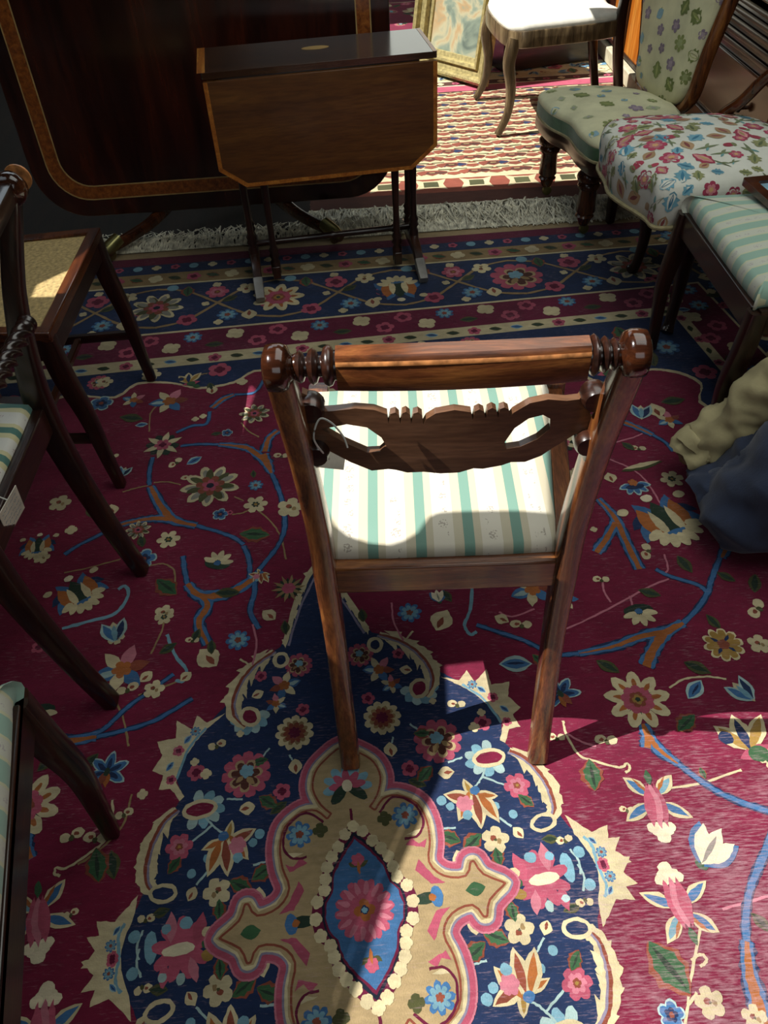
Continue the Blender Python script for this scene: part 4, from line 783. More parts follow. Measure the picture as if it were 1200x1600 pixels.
tag_card('price_tag', (.083 - .142, .738, .676), R(2), .034, .024, .0012, 'small buff price tag on white string tied to the splat of the middle chair',
         [(-.004, -.02, .002), (-.014, -.052, .050), (-.016, -.062, .075), (-.008, -.056, .092), (.004, -.058, .088), (.016, -.061, .070), (.020, -.064, .055)], tilt=R(14), lean=R(-30))

# the rope-back chair at the left edge
bch = empty('rope_back_chair', (-.613, .993, 0), R(90), 'dark sabre-legged chair with a rope-twist back rail and striped seat at the left edge', 'chair')
regency(bch, 'rope')
Geo().lathe([(.0, 0), (.020, .0004), (.0205, .003), (.020, .004)], (.2222, -.088, .843), (1, 0, 0), 24).obj('end_cap', M['worn'], bch, sharp=60)
tag_card('price_tag', (-.59, .905, .47), R(78), .060, .062, .0012, 'cream price tag with grey handwriting hanging on the rope-back chair seat', [(0, 0, 0), (-.01, .02, .02), (-.02, .03, .0)], lines=5, tilt=R(-8), lean=R(12))
tag_card('string_tag', (-.83, 1.28, .60), R(30), .05, .05, .0012, 'grey tag on a long white string loop by the left frame edge', [(.0, 0, .0), (.012, 0, .05), (.016, 0, .09), (.028, 0, .02), (.020, 0, -.01), (.010, 0, .02), (.004, 0, .06)])

def side_chair(root, fw, bw, dp, zs, seat_mat, wood_key, foot=.05, back=True, crown=.025, cane=False, over=0, stretch=None):
    """plainer sabre-legged chair facing +y, seat centre over the origin"""
    w = wood_key; y0, y1 = -dp / 2, dp / 2
    for s in (-1, 1):
        Geo().sweep([(s * (fw / 2 - .02), y1 - .02, zs - .005), (s * (fw / 2 - .02), y1 - .015, zs - .10), (s * (fw / 2 - .02), y1 + foot * .15, zs * .5), (s * (fw / 2 - .02), y1 + foot * .6, zs * .2), (s * (fw / 2 - .02), y1 + foot, 0)],
                    [(.036, .042), (.036, .046), (.031, .038), (.028, .030), (.026, .026)], side=(1, 0, 0), n=12, e=.45).obj('front_leg', M[w + 'z'], root)
        up_ = [(s * (bw / 2 - .012), y0 - .01, zs + .10), (s * (bw / 2 - .01), y0 - .04, zs + .24), (s * (bw / 2 - .005), y0 - .085, zs + .39)] if back else []
        Geo().sweep([(s * (bw / 2 - .018), y0 - .085, 0), (s * (bw / 2 - .016), y0 - .045, zs * .35), (s * (bw / 2 - .014), y0 - .005, zs * .8), (s * (bw / 2 - .013), y0, zs)] + up_, [(.028, .030), (.03, .038), (.032, .044), (.032, .044)] + [(.03, .034)] * len(up_), side=(1, 0, 0), n=12, e=.45).obj('rear_leg', M[w + 'z'], root)
        Geo().sweep([(s * (bw / 2 - .015), y0, zs - .03), (s * (fw / 2 - .02), y1 - .02, zs - .03)], [(.028, .06)] * 2, side=(1, 0, 0), n=8, e=.2).obj('side_rail', M[w + 'y'], root)
    Geo().box((-fw / 2 + .03, y1 - .035, zs - .06), (fw / 2 - .03, y1 - .008, zs)).obj('front_rail', M[w + 'x'], root, bevel=.003)
    Geo().box((-bw / 2 + .02, y0 - .012, zs - .06), (bw / 2 - .02, y0 + .012, zs)).obj('back_rail', M[w + 'x'], root, bevel=.003)
    if back:
        Geo().sweep([(-bw / 2 + .01, y0 - .082, zs + .37), (0, y0 - .098, zs + .375), (bw / 2 - .01, y0 - .082, zs + .37)], [(.07, .022)] * 3, side=(0, 0, 1), n=12).obj('top_rail', M[w + 'x'], root)
        Geo().sweep([(-bw / 2 + .02, y0 - .035, zs + .2), (0, y0 - .045, zs + .2), (bw / 2 - .02, y0 - .035, zs + .2)], [(.035, .016)] * 3, side=(0, 0, 1), n=12).obj('mid_rail', M[w + 'x'], root)
    o = over
    ol = closed([(bw / 2 - .03 + o, y0 + .015), (fw / 2 - .035 + o, y1 - .05 + o), (fw / 2 - .05 + o, y1 - .03 + o), (0, y1 - .026 + o), (-fw / 2 + .05 - o, y1 - .03 + o), (-fw / 2 + .035 - o, y1 - .05 + o), (-bw / 2 + .03 - o, y0 + .015), (0, y0 + .013)], 5)
    if cane:
        fwd = Geo()
        outer = [(bw / 2 - .01, y0 - .005), (fw / 2, y1), (-fw / 2, y1), (-bw / 2 + .01, y0 - .005)]; inner = [(bw / 2 - .035, y0 + .035), (fw / 2 - .030, y1 - .028), (-fw / 2 + .030, y1 - .028), (-bw / 2 + .035, y0 + .035)]
        Geo().prism([outer, inner], zs - .012, zs + .014, lambda u, v, t: (u, v, t)).obj('seat_frame', M['maho_x'], root, bevel=.004)
        Geo().prism([[(u * 1.06, v * 1.06) for u, v in inner]], zs - .004, zs + .006, lambda u, v, t: (u, v, t)).obj('cane_panel', seat_mat, root)
    else: cushion(ol, [(.97, zs - .004), (1.0, zs + .008), (1.0, zs + .020), (.975, zs + .034), (.93, zs + .044)], crown).obj('seat', seat_mat, root, sharp=60)
    if stretch:
        for s in (-1, 1): Geo().sweep([(s * (bw / 2 - .016), y0 - .05, .15), (s * (fw / 2 - .02), y1 + .02, .15)], [(.018, .024)] * 2, side=(1, 0, 0), n=8).obj('side_stretcher', M[w + 'y'], root)
        Geo().sweep([(-fw / 2 + .04, y1 - .14, .15), (fw / 2 - .04, y1 - .14, .15)], [(.018, .018)] * 2, side=(0, 1, 0), n=8).obj('cross_stretcher', M['maho_x'], root)
cane = empty('cane_chair', (-.895, 1.675, 0), R(-90), 'mahogany chair with a worn cane seat and sabre legs behind the rope-back chair', 'chair')
side_chair(cane, .49, .42, .45, .435, M['cane'], 'dark_', foot=.02, cane=True, stretch=True)
cch = empty('striped_chair', (-.637, .312, 0), R(-77), 'dark chair with a striped seat cut off by the lower left frame edge', 'chair')
side_chair(cch, .48, .42, .42, .425, M['stripe_g'], 'dark_', foot=-.01, crown=.012, over=.016)
gch = empty('striped_chair', (1.015, 1.675, 0), R(90), 'dark sabre-legged chair with a pale green striped seat at the right edge', 'chair')
side_chair(gch, .52, .44, .44, .405, M['stripe_g'], 'dark_', foot=-.01, crown=.02, over=.012)

# the tray lying on the right-hand striped seat
tray = empty('wooden_tray', (1.035, 1.80, .472), R(5), 'dark wooden tray with a light blue lining on the right-hand striped seat', 'tray')
Geo().prism([rrect(.20, .22, .01), rrect(.15, .165, .012)], 0, .016, lambda u, v, t: (u, v, t)).obj('tray_rim', M['maho_x'], tray, bevel=.002)
Geo().prism([rrect(.152, .167, .01)], .001, .008, lambda u, v, t: (u, v, t)).obj('lining', plain('blue_lining', '#7fa6b8', .8), tray)

# ------------------------------------------------------------------ printed and stitched cloth: figures laid on a curved surface
def scatter(o, name, parent, kinds, spacing, rads, seed, zmin=-9, nz=-.2, base=.0007):
    rnd = random.Random(seed); me = o.data
    bvh = BVHTree.FromPolygons([v.co for v in me.vertices], [tuple(p.vertices) for p in me.polygons])
    tris = [(p.area, p) for p in me.polygons if p.normal.z > nz and p.center.z > zmin]; tot = sum(a for a, _ in tris); pts = []
    for _ in range(6000):
        q = rnd.random() * tot
        for a, p in tris:
            q -= a
            if q <= 0: break
        vs = [me.vertices[i].co for i in p.vertices]; ww = [rnd.random() for _ in vs]; s = sum(ww); c = sum((v * k for v, k in zip(vs, ww)), Vector()) / s
        if all((c - d).length > spacing * (.55 + .45 * (k2 + 1)) / 1.2 for d, k2 in pts): pts.append((c, rnd.random()))
    g = Geo()
    for i, (c, _) in enumerate(pts):
        loc, nr, _, _ = bvh.find_nearest(c); t = nr.orthogonal().normalized(); b = nr.cross(t); an = rnd.random() * 6.28; t, b = t * math.cos(an) + b * math.sin(an), b * math.cos(an) - t * math.sin(an)
        k = kinds[int(rnd.random() ** 1.0 * len(kinds))]; r_ = rnd.uniform(*rads)
        for pl, col, lev in (MOT2[k] if k in MOT2 else MOT[k]):
            f = rnd.uniform(.85, 1.15); cc = C[col] if isinstance(col, str) else col
            V = []
            for x, y in pl:
                q = loc + t * x * r_ + b * y * r_; l2, n2, _, _ = bvh.find_nearest(q); V.append(l2 + n2 * (base + (lev + 2) * .00022))
            tri = tessellate_polygon([[Vector((x, y, 0)) for x, y in pl]]); T = []
            for q in tri:
                n3 = (V[q[1]] - V[q[0]]).cross(V[q[2]] - V[q[0]]); T.append(tuple(q) if n3.dot(nr) > 0 else tuple(q)[::-1])
            g.add(V, T, tuple(min(1, x * f) for x in cc[:3]) + (1,))
    return tag(g.obj(name, M['print'], parent, sharp=0, fix=False), kind='stuff')
def H(c): return hexc(c)
MOT2 = {
 'cr_red': [(ros(6, 1, .7), H('#a8405a'), 0), (ros(5, .6, .7), H('#c07a80'), 1), (ros(5, .28, .7), H('#c9a070'), 2)],
 'cr_big': [(lens(-1, -.5, 1, .6, .32, 8, .15), H('#a03c52'), 0), (lens(-.8, -.4, .9, .55, .2, 8, .1), H('#c98a8a'), 1), (lens(-.5, -.3, .6, .35, .12), H('#b09a68'), 2)],
 'cr_blue': [(lens(-1, 0, 1, .1, .36, 8, .25), H('#6f9fb0'), 0), (lens(-.8, 0, .8, .08, .1), H('#3f7690'), 1)],
 'cr_green': [(lens(-1, 0, 1, -.1, .34, 8, .3), H('#8c8f62'), 0), (lens(-.7, 0, .8, -.05, .1), H('#5f6b48'), 1)],
 'cr_tan': [(lens(-1, 0, .9, 0, .34), H('#a98a68'), 0), (lens(-.6, 0, .6, 0, .16), H('#8a4a48'), 1)],
 'cr_stem': [(lens(-1.4, -.2, 1.4, .3, .06), H('#6f7a5a'), 0), (lens(-.2, 0, .5, .8, .16), H('#7f8a66'), 0), (lens(.1, .0, -.4, -.7, .16), H('#6f9fa0'), 0)],
 'cr_bud': [(ell(0, .2, .5, .75), H('#9a3a4a'), 0), (ell(-.1, -.5, .5, .3), H('#7a7f5a'), 1)],
 'tp_leaf': [(lens(-1, 0, 1, 0, .42, 8, .22), H('#6f7a45'), 0), (lens(-.8, .0, .8, 0, .14), H('#8f965a'), 1)],
 'tp_pur': [(ros(5, .8, .6), H('#8a7a8a'), 0), (ros(4, .4, .6), H('#a08f98'), 1)],
 'tp_grn': [(ros(7, 1, .55), H('#7c8450'), 0), (ros(5, .5, .6), H('#98a070'), 1)],
 'tp_blue': [(lens(-.8, 0, .8, .1, .4, 6), H('#7f9faa'), 0), (lens(-.3, 0, .6, .6, .2), H('#8a9a6a'), 0)],
 'tp_fade': [(lens(-1, -.1, 1, .2, .3, 6, .2), H('#a3aa86'), 0), (ros(5, .3, .6), H('#a09a98'), 1)],
}
# ------------------------------------------------------------------ low nursing chair in floral needlework
M['tap'] = plain('cream_needlework', '#cfcba6', .9, var=.08, nscale=14, bump=.25)
M['green_cloth'] = plain('green_velvet', '#456a48', .85, var=.15, nscale=40, sheen=.3)
M['gimp'] = plain('cream_gimp', '#9a8f6a', .85, bump=.3, nscale=60)
ech = empty('nursing_chair', (.895, 2.85, 0), R(17), 'low nursing chair in cream floral needlework with green sides and turned legs', 'chair')
eo = closed([(-.218, .190), (-.243, .06), (-.232, -.06), (-.258, -.18), (-.252, -.290), (-.13, -.300), (.06, -.25), (.15, -.12), (.16, .03), (.08, .17), (-.08, .250), (-.18, .245)], 5)
cushion(eo, [(.97, .255), (1.0, .262), (1.0, .285), (.985, .292), (.985, .300)], .002).obj('apron', M['dark_x'], ech, sharp=50)
cushion(eo, [(.955, .298), (.985, .300), (.992, .318), (.985, .345)], .001).obj('seat_border', M['green_cloth'], ech, sharp=60)
cushion(eo, [(.97, .297), (.999, .299), (.999, .306), (.985, .308)], .0005).obj('gimp', M['gimp'], ech, sharp=60)
es = cushion(eo, [(.984, .3442), (.988, .350), (.97, .358), (.93, .366)], .022).obj('seat', M['tap'], ech, sharp=70)
scatter(es, 'needlework', es, ['tp_leaf', 'tp_grn', 'tp_pur', 'tp_fade', 'tp_fade', 'tp_blue', 'tp_fade', 'tp_leaf', 'tp_grn'], .070, (.016, .034), 5, nz=.3)
TURN = [(.030, .262), (.032, .255), (.026, .245), (.019, .232), (.024, .222), (.031, .212), (.033, .202), (.030, .192), (.024, .186), (.028, .178), (.029, .170), (.022, .160), (.023, .12), (.025, .085), (.019, .075), (.024, .068), (.019, .060), (.015, .045), (.012, .036)]
M['turn'] = wood('turned_walnut', '#2a140a', '#4f2a14', '#74441f', 'z', 14, .25)
for x, y in ((-.150, .190), (-.185, -.155)):
    l = Geo().lathe([(r_ * 1.35, h) for r_, h in TURN[::-1]], (x, y, 0), n=20).obj('turned_leg', M['turn'], ech, sharp=60)
    Geo().lathe([(.006, -.008), (.017, -.007), (.018, 0), (.017, .007), (.006, .008)], (x + .004, y, .018), (0, 1, 0), 16).lathe([(.010, .030), (.013, .034), (.013, .044), (.010, .046)], (x, y, 0), n=12).obj('caster', M['brass'], l, sharp=60)
for x, y, dx, dy in ((-.075, -.150, .03, .04), (.06, .16, .05, .02)):
    Geo().sweep([(x, y, .262), (x + dx * .3, y + dy * .3, .14), (x + dx, y + dy, 0)], [(.044, .044), (.036, .036), (.028, .028)], side=(1, 0, 0), n=12, e=.5).obj('rear_leg', M['dark_z'], ech)
def bkx(z): return .155 + .10 * max(0, z - .34) ** 1.1 * 1.6
bo_ = closed([(.150, .375), (.172, .45), (.215, .56), (.262, .68), (.285, .82), (.24, .95), (.10, 1.02), (-.06, .99), (-.15, .90), (-.165, .78), (-.145, .66), (-.125, .52), (-.115, .40), (-.05, .345), (.06, .35)], 4)
g = Geo(); n_ = len(bo_); cy_, cz_ = .04, .68
V, Fs = [], []
lay = [(1.0, .05), (1.0, .0), (.985, -.012), (.94, -.022), (.8, -.03), (.5, -.036), (.2, -.038)]
for s_, d_ in lay: V += [(bkx(cz_ + (z - cz_) * s_) + d_, cy_ + (y - cy_) * s_, cz_ + (z - cz_) * s_) for y, z in bo_]
for i in range(len(lay) - 1):
    for k in range(n_): Fs.append((i * n_ + k, i * n_ + (k + 1) % n_, (i + 1) * n_ + (k + 1) % n_, (i + 1) * n_ + k))
Fs += [tuple(range(n_))[::-1], tuple((len(lay) - 1) * n_ + k for k in range(n_))]
g.add(V, Fs); bk = g.obj('back', M['tap'], ech, sharp=70)
scatter(bk, 'needlework', bk, ['tp_leaf', 'tp_leaf', 'tp_grn', 'tp_pur', 'tp_blue', 'tp_pur', 'tp_fade'], .052, (.014, .028), 9, nz=-1)
fr_pts = [(bkx(z) + .02, cy_ + (y - cy_) * 1.08, cz_ + (z - cz_) * 1.05) for y, z in bo_[::4]]
fr_pts.append(fr_pts[0]); Geo().sweep(fr_pts, [(.05, .035)] * len(fr_pts), side=(1, 0, 0), n=10, e=.8, cap=False).obj('back_frame', M['rose_z'], ech)

# ------------------------------------------------------------------ chair under a crewelwork cover
M['crewel'] = plain('white_linen', '#d6d6ca', .85, var=.06, nscale=12, bump=.15)
fch = empty('crewel_chair', (.97, 2.188, 0), R(7), 'chair with a white crewelwork seat of red and blue flowers before the nursing chair', 'chair')
fo_ = closed([(-.215, .262), (-.255, .19), (-.262, .12), (-.285, .02), (-.272, -.07), (-.250, -.15), (-.250, -.205), (-.19, -.225), (.02, -.225), (.20, -.20), (.24, -.05), (.23, .10), (.17, .21), (.02, .255), (-.12, .275)], 4)
fs = cushion(fo_, [(.955, .345), (.975, .352), (.985, .372), (1.0, .40), (.998, .43), (.975, .450), (.93, .462)], .026, 6).obj('seat', M['crewel'], fch, sharp=80)
scatter(fs, 'crewelwork', fs, ['cr_red', 'cr_big', 'cr_blue', 'cr_green', 'cr_tan', 'cr_stem', 'cr_bud', 'cr_blue', 'cr_tan', 'cr_stem', 'cr_red', 'cr_green'], .036, (.016, .032), 3, zmin=.352, nz=-.3)
V = [(x * .99, y * .99, .347) for x, y in fo_]; V.append(V[0]); Geo().sweep(V[::3] + [V[0]], [(.012, .012)] * (len(V[::3]) + 1), n=8, e=1, sub=3, cap=False).obj('braid', M['gimp'], fch)
for x, y in ((-.06, .17), (-.10, -.16), (.16, .15), (.16, -.15)):
    sx_, sy_ = math.copysign(1, x), math.copysign(1, y)
    Geo().sweep([(x, y, .36), (x + .018 * sx_, y + .018 * sy_, .28), (x + .006 * sx_, y + .006 * sy_, .14), (x + .012 * sx_, y + .012 * sy_, .03), (x + .022 * sx_, y + .022 * sy_, 0)], [(.06, .06), (.055, .055), (.036, .036), (.03, .03), (.04, .04)], side=(1, 0, 0), n=12, e=.8).obj('cabriole_leg', M['dark_z'], fch)
Geo().sweep([(.09, .25, .37), (.119, .217, .453), (.144, .164, .511), (.161, .111, .582), (.19, .03, .67), (.215, -.08, .72), (.22, -.19, .66), (.17, -.21, .37)], [(.034, .03)] * 8, side=(1, 0, 0), n=10, e=.9).obj('hoop_back', M['maho_z'], fch)
# ------------------------------------------------------------------ narrow drop-leaf table
st = empty('drop_leaf_table', (-.12, 2.55, 0), R(7.1), 'small drop-leaf table with orange crossbanded leaf and turned legs standing before the tipped-up table', 'table')
tp_ = Geo().prism([rrect(.664, .25, .006)], .638, .655, lambda u, v, t: (u, v, t)).obj('tabletop', M['top'], st, bevel=.002)
for s in (-1, 1): Geo().box((s * .331 - .011, -.124, .6552), (s * .331 + .000 if s > 0 else s * .331 + .011, .124, .6558)).obj('crossbanding', M['satin'], tp_, sharp=0)
Geo().prism([ell(0, .02, .040, .018, 0, 28)], .6551, .6557, lambda u, v, t: (u, v, t)).obj('oval_inlay', M['string'], tp_, sharp=0)
LEAF = [(-.330, .634), (-.330, .397), (-.257, .343), (.252, .343), (.330, .405), (.330, .634)]
LEAF2 = [(-.318, .634), (-.318, .403), (-.251, .354), (.247, .354), (.318, .411), (.318, .634)]
for s in (-1, 1):
    lf = Geo().prism([LEAF], -.136 if s < 0 else .122, -.122 if s < 0 else .136, lambda u, v, t: (u, t + (.634 - v) * .03 * (-1 if t < 0 else 1), v)).obj('drop_leaf', M['leaf'], st, bevel=.0015)
    y = -.1366 if s < 0 else .1366
    g = Geo(); fn = lambda u, v, t: (u, t + (.634 - v) * .03 * (-1 if t < 0 else 1), v)
    for i in range(5):
        wq = [LEAF[i], LEAF[i + 1], LEAF2[i + 1], LEAF2[i]]
        g.prism([wq], y, y + (.0004 if s < 0 else -.0004), fn)
    g.obj('crossbanding', M['satin'], lf, sharp=0)
M['toe'] = plain('foot_reflection_grey', '#8f8c88', .35, .4)  # pale grey painted in for reflections on the sloping foot tops
COLM = [(.016, .06), (.016, .10), (.011, .112), (.017, .122), (.013, .132), (.017, .142), (.011, .154), (.010, .22), (.0125, .36), (.010, .48), (.016, .495), (.012, .508), (.017, .52), (.017, .60), (.017, .638)]
for s in (-1, 1):
    for y in (-.045, .055): Geo().lathe(COLM, (s * .272, y, 0), n=16).obj('turned_leg', M['dark_z'], st, sharp=60)
    Geo().lathe(COLM[:-2] + [(.014, .60)], (s * .205, -.095, -.03), n=14).obj('gate_leg', M['dark_z'], st, sharp=60)
    ft = Geo().sweep([(s * .270, -.222, .010), (s * .270, -.16, .034), (s * .270, -.09, .062), (s * .270, 0, .070), (s * .270, .09, .062), (s * .270, .16, .034), (s * .270, .222, .010)], [(.026, .020), (.028, .026), (.030, .034), (.034, .05), (.030, .034), (.028, .026), (.026, .020)], side=(1, 0, 0), n=10, e=.35).obj('trestle_foot', M['dark_y'], st)
    for q in (-1, 1): Geo().sweep([(s * .270, q * .226, .011), (s * .270, q * .19, .026), (s * .270, q * .150, .041)], [(.028, .022), (.031, .026), (.032, .030)], side=(1, 0, 0), n=10, e=.3).obj('foot_reflection', M['toe'], ft)
    Geo().box((s * .205 - .013, -.115, .018), (s * .205 + .013, -.075, .06)).obj('gate_foot', M['dark_z'], st, bevel=.002)
Geo().lathe([(.010, 0), (.010, .05), (.015, .06), (.010, .07), (.010, .26), (.014, .27), (.010, .28), (.010, .47), (.015, .48), (.010, .49), (.010, .54)], (-.27, 0, .095), (1, 0, 0), 14).obj('stretcher', M['dark_x'], st, sharp=60)
for s in (-1, 1): Geo().box((-.28, s * .112 - .009, .60), (.28, s * .112 + .009, .638)).obj('frieze_rail', M['dark_x'], st, bevel=.002)

# ------------------------------------------------------------------ big table with its top tipped upright
tt = empty('tilt_top_table', (-.53, 2.95, 0), R(2), 'large mahogany table with its crossbanded top tipped upright behind the drop-leaf table', 'table')
TW, TH, TZ = 1.27, 1.05, .62
fn = lambda u, v, t: (u + .0, -.13 + t + (v - .1) * .04, v)
to = rrect(TW, TH, .17, 8, .0, TZ)
top = Geo().prism([to], 0, .022, fn).obj('tabletop', M['flame'], tt, bevel=.004)
def ringp(name, d0, d1, y, mat):
    a, b = rrect(TW - 2 * d0, TH - 2 * d0, .17 - d0 * .7, 8, 0, TZ), rrect(TW - 2 * d1, TH - 2 * d1, .17 - d1 * .7, 8, 0, TZ)
    return Geo().prism([a, b], -y, 0, fn).obj(name, mat, top, sharp=0)
ringp('crossbanding', .062, .106, .0006, M['band']); ringp('stringing', .059, .063, .0009, M['string']); ringp('stringing', .105, .109, .0009, M['string'])
Geo().lathe([(.05, .20), (.075, .22), (.08, .25), (.05, .28), (.04, .32), (.06, .42), (.065, .50), (.045, .58), (.07, .62), (.07, .66)], (0, .12, 0), n=20).obj('pedestal', M['dark_z'], tt, sharp=60)
for sx, sy in ((1, -1), (-1, -1), (1, 1), (-1, 1)):
    l = Geo().sweep([(sx * .05, .12 + sy * .05, .20), (sx * .15, .12 + sy * .15, .135), (sx * .26, .12 + sy * .26, .066), (sx * .385, .12 + sy * .385, .042)], [(.055, .06), (.046, .046), (.036, .036), (.034, .034)], n=12, e=.5).obj('splay_leg', M['maho_z'], tt)
    c = Geo().sweep([(sx * .365, .12 + sy * .365, .062), (sx * .40, .12 + sy * .40, .042), (sx * .425, .12 + sy * .425, .028)], [(.042, .042), (.046, .044), (.030, .026)], n=10, e=.7)
    c.lathe([(.006, -.011), (.017, -.010), (.018, 0), (.017, .010), (.006, .011)], (sx * .40, .12 + sy * .40, .018), (sx * .7, -sy * .7, 0), 14).obj('brass_caster', M['brass'], l, sharp=60)

# ------------------------------------------------------------------ far chair with a white seat in the sun
M['white_seat'] = plain('white_damask', '#d8d4c6', .85, var=.06, bump=.1)
M['grey_wood'] = wood('pale_walnut', '#2f2418', '#5a4a34', '#8a7656', 'z', 12, .3)
hch = empty('white_seat_chair', (.864, 3.90, .004), R(94), 'walnut chair with a white seat in full sun beyond the nursing chair', 'chair')
hb = closed([(.19, -.24), (.255, .13), (.25, .22), (.19, .262), (0, .275), (-.19, .262), (-.25, .22), (-.255, .13), (-.19, -.24), (0, -.25)], 4)
cushion(hb, [(.97, .335), (1.0, .34), (1.0, .395), (.99, .400)], .001).obj('seat_frame', M['grey_wood'], hch, sharp=40)
cushion(hb, [(.955, .398), (.965, .405), (.95, .418), (.90, .426)], .02).obj('seat', M['white_seat'], hch, sharp=60)
for s in (-1, 1):
    Geo().sweep([(s * .228, .225, .37), (s * .236, .245, .28), (s * .238, .230, .18), (s * .244, .240, .08), (s * .250, .280, 0)], [(.05, .055), (.046, .05), (.038, .042), (.032, .034), (.034, .03)], side=(1, 0, 0), n=12, e=.6).obj('front_leg', M['grey_wood'], hch)
    Geo().sweep([(s * .185, -.30, 0), (s * .185, -.26, .18), (s * .185, -.235, .36), (s * .19, -.245, .55), (s * .20, -.30, .82)], [(.034, .034), (.036, .04), (.038, .044), (.034, .036), (.03, .03)], side=(1, 0, 0), n=12, e=.5).obj('rear_leg', M['dark_z'], hch)
Geo().sweep([(-.20, -.30, .80), (-.12, -.32, .86), (0, -.325, .88), (.12, -.32, .86), (.20, -.30, .80)], [(.05, .03)] * 5, side=(0, 1, 0), n=10).obj('top_rail', M['dark_x'], hch)
Geo().sweep([(-.19, -.25, .60), (0, -.27, .60), (.19, -.25, .60)], [(.04, .02)] * 3, side=(0, 0, 1), n=10).obj('mid_rail', M['dark_x'], hch)

# ------------------------------------------------------------------ gilt picture leaning on its edge
M['gilt'] = plain('silver_gilt', '#a89a68', .45, .35, var=.2, nscale=60)
def paint_mat():
    m, nt, b, N, L = nodes('landscape_paint'); tc = N('ShaderNodeTexCoord')
    n1 = N('ShaderNodeTexNoise', ins={'Scale': 7.0, 'Detail': 5.0, 'Distortion': 1.2}); L(tc.outputs['Object'], n1.inputs['Vector'])
    r = N('ShaderNodeValToRGB'); ramp(r, [(.3, hexc('#56625a')), (.42, hexc('#7c8878')), (.5, hexc('#a8a284')), (.58, hexc('#a58a64')), (.66, hexc('#868a74')), (.75, hexc('#b4ab8c'))]); L(n1.outputs[0], r.inputs[0])
    L(r.outputs[0], b.inputs['Base Color']); b.inputs['Roughness'].default_value = .5; return m
pf = empty('framed_picture', (.475, 4.485, .004), R(-50.3), 'gilt-framed painting leaning on the red rug behind the white seat chair', 'picture')
PF = [(0, .0), (.0, .045), (.012, .055), (.028, .05), (.036, .03), (.060, .026), (.066, .040), (.078, .038), (.084, .016), (.105, .012), (.108, .004), (.108, 0)]
pw, ph = .54, .78
lean_ = lambda x, d, z: (x, -d * math.cos(R(11)) + z * math.sin(R(11)), z * math.cos(R(11)) + d * math.sin(R(11)) + .004)
for nm, (a, b), (di, dj) in (('bottom_rail', ((-pw / 2, 0), (pw / 2, 0)), ((1, 1), (-1, 1))), ('top_rail', ((pw / 2, ph), (-pw / 2, ph)), ((-1, -1), (1, -1))), ('side_rail', ((-pw / 2, ph), (-pw / 2, 0)), ((1, -1), (1, 1))), ('side_rail', ((pw / 2, 0), (pw / 2, ph)), ((-1, 1), (-1, -1)))):
    V = [lean_(a[0] + di[0] * i, d, a[1] + di[1] * i) for i, d in PF] + [lean_(b[0] + dj[0] * i, d, b[1] + dj[1] * i) for i, d in PF]
    k = len(PF); g = Geo(); g.add(V, [(j, (j + 1) % k, k + (j + 1) % k, k + j) for j in range(k)] + [tuple(range(k)), tuple(k + j for j in range(k))[::-1]]); g.obj(nm, M['gilt'], pf, sharp=25)
g = Geo(); g.add([lean_(x, d, z) for d in (.001, .004) for x, z in ((-pw / 2 + .09, .09), (pw / 2 - .09, .09), (pw / 2 - .09, ph - .09), (-pw / 2 + .09, ph - .09))], [(3, 2, 1, 0), (4, 5, 6, 7), (0, 1, 5, 4), (1, 2, 6, 5), (2, 3, 7, 6), (3, 0, 4, 7)]); g.obj('canvas', paint_mat(), pf, sharp=0)
g = Geo()
for k in range(48):
    x = -pw / 2 + .014 + (pw - .028) * k / 47; g.lathe([(.001, 0), (.0045, .0005), (.0035, .003), (.0005, .004)], lean_(x, .052, .017), (0, -1, .2), 6)
tag(g.obj('beading', M['gilt'], pf), kind='stuff')
tag_card('price_tag', (.385, 4.555, .128), R(-50), .030, .028, .0015, 'tiny white tag tied to the corner of the gilt picture frame', [(0, 0, 0), (-.012, -.004, -.008), (-.02, -.002, .0)], lean=R(-8))

# ------------------------------------------------------------------ dark trunk, orange cabinet, dark chest
tk = empty('blanket_box', (.955, 4.76, .004), R(15), 'dark low blanket box on the red rug behind the white seat chair', 'box')
Geo().box((-.26, -.2, .0), (.26, .2, .36)).obj('body', M['dark_x'], tk, bevel=.006); Geo().box((-.27, -.21, .362), (.27, .21, .42)).obj('lid', M['dark_x'], tk, bevel=.01)
for s in (-.2, .2): Geo().box((s - .015, -.206, .30), (s + .015, -.2005, .36)).obj('hasp', M['brass'], tk, bevel=.001)
cb = empty('panelled_cabinet', (1.55, 4.20, .004), 0, 'glossy orange panelled cabinet with dark stiles and a cream plinth at the back right', 'cabinet')
M['orange_wood'] = wood('orange_satinwood', '#8a4a16', '#b8681f', '#d08a38', 'z', 3, .16, .25)
M['plinth'] = plain('cream_paint', '#b8b096', .6)
Geo().box((-.24, -.62, .0), (.24, .62, .07)).obj('plinth', M['plinth'], cb, bevel=.006)
Geo().box((-.20, -.60, .07), (.22, .60, .95)).obj('carcass', M['dark_z'], cb, bevel=.004)
for i in range(3):
    y = -.40 + .40 * i; d = empty('door', (0, 0, 0)); d.parent = cb
    Geo().box((-.212, y - .165, .10), (-.203, y + .165, .92)).obj('panel', M['orange_wood'], d, bevel=.003)
    for q in (-1, 1): Geo().box((-.222, y + q * .183 - .018, .085), (-.200, y + q * .183 + .018, .935)).obj('stile', M['dark_z'], d, bevel=.003)
    for z in (.085, .915): Geo().box((-.219, y - .165, z), (-.200, y + .165, z + .02)).obj('door_rail', M['dark_y'], d, bevel=.002)
    Geo().lathe([(.005, 0), (.006, .010), (.012, .016), (.010, .024), (.003, .026)], (-.222, y + .183, .52), (-1, 0, 0), 12).obj('knob', M['brass'], d, sharp=60)
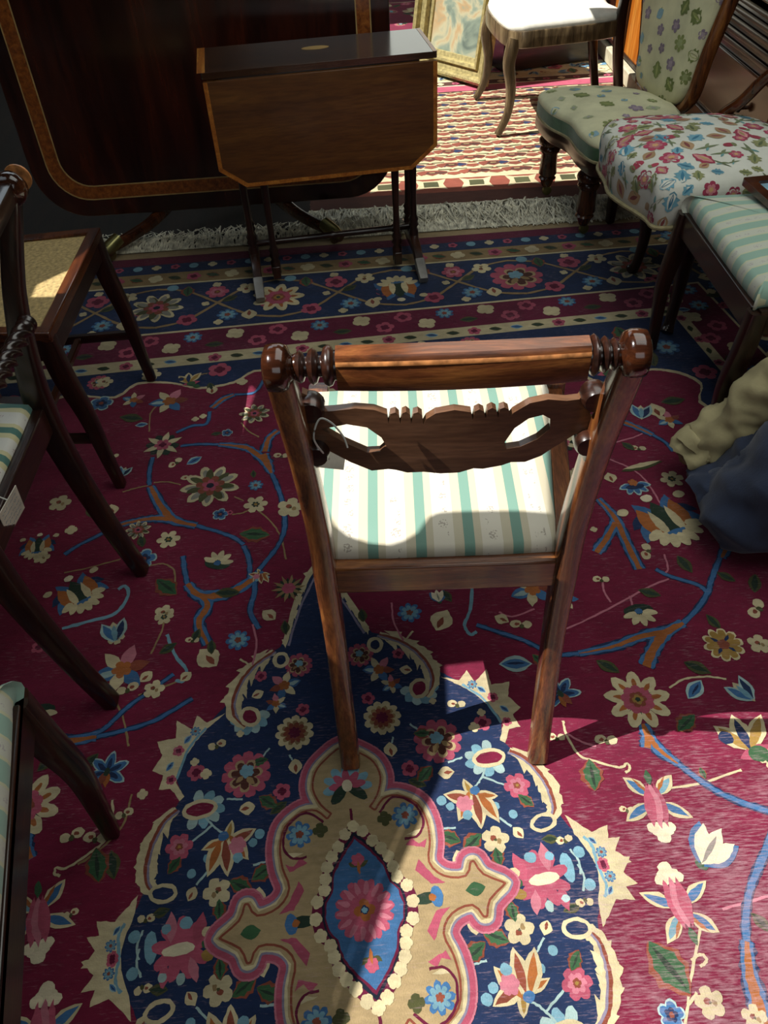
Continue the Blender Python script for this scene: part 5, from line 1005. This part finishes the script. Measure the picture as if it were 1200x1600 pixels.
ck = empty('dark_chest', (1.58, 3.02, 0), 0, 'dark chest with ribbed moulding behind the nursing chair back at the right edge', 'chest')
Geo().box((-.30, -.50, .0), (.30, .46, .62)).obj('body', M['dark_z'], ck, bevel=.005); Geo().box((-.325, -.525, .66), (.325, .485, .70)).obj('chest_top', M['dark_y'], ck, bevel=.008)
for k in range(5): Geo().sweep([(-.306, -.515, .50 + .032 * k), (-.306, .475, .50 + .032 * k)], [(.018, .004)] * 2, side=(0, 0, 1), n=8, e=.9).obj('moulding', M['dark_y'], ck)
for k in range(2):
    dr = Geo().box((-.312, -.48, .05 + .22 * k), (-.300, .44, .25 + .22 * k)).obj('drawer', M['maho_y'], ck, bevel=.004)
    for y in (-.3, .26): Geo().lathe([(.006, 0), (.006, .012), (.015, .02), (.012, .028), (.003, .03)], (-.312, y, .15 + .22 * k), (-1, 0, 0), 14).obj('knob', M['dark_z'], dr, sharp=60)

# ------------------------------------------------------------------ navy coat with a beige sleeve slumped on the carpet
from mathutils import noise
M['beige_cloth'] = plain('beige_cotton', '#a39872', .95, var=.1, nscale=20, bump=.2)
M['navy_cloth'] = plain('navy_wool', '#252f46', .95, var=.15, nscale=25, bump=.2, sheen=.15)
ct = empty('coat', (.90, 1.20, 0), 0, 'navy coat with a beige sleeve slumped on the carpet at the right edge', 'coat')
def cloth(name, path, secs, mat, amp, fq, seed, side=(0, 0, 1), n=36, parent=ct):
    g = Geo().sweep(path, secs, side=side, n=n, e=.85, sub=12)
    o = g.obj(name, mat, parent, sharp=70); me = o.data
    nr = [v.normal.copy() for v in me.vertices]
    for v, nn in zip(me.vertices, nr):
        p = v.co; w_ = noise.noise_vector(p * 5 + Vector((seed, 1, 2))) * .08; q = Vector((p.x * .7 + p.z * .7, p.y * 1.4, p.z * .9 - p.x * .5)) + w_
        f = (1 - 2.4 * abs(noise.noise(q * fq + Vector((seed, 0, 0))))) + .5 * (1 - 2.4 * abs(noise.noise(q * fq * 2.1 + Vector((0, seed, 0)))))
        c = p + nn * amp * f; c.z = max(c.z, .010); v.co = c
    me.update(); return o
sl = cloth('sleeve', [(-.175, .150, .075), (-.135, .160, .095), (-.09, .150, .16), (-.02, .125, .27), (.08, .09, .38), (.20, .03, .36)], [(.09, .09), (.10, .10), (.115, .105), (.125, .12), (.14, .14), (.16, .16)], M['beige_cloth'], .018, 10, 3)
cloth('cuff', [(-.188, .148, .062), (-.165, .154, .078), (-.150, .158, .088)], [(.088, .09), (.106, .108), (.104, .106)], M['beige_cloth'], .010, 12, 3, parent=sl)
cloth('body', [(-.17, -.02, .045), (-.10, -.03, .10), (.02, -.05, .20), (.14, -.06, .25), (.28, -.08, .22), (.40, -.08, .10)], [(.07, .14), (.16, .20), (.26, .26), (.40, .34), (.42, .36), (.20, .30)], M['navy_cloth'], .020, 6, 8)
cloth('lapel', [(-.185, .055, .050), (-.12, .050, .090), (-.04, .04, .17), (.06, .02, .28)], [(.06, .12), (.09, .15), (.12, .16), (.14, .18)], M['navy_cloth'], .014, 8, 15)
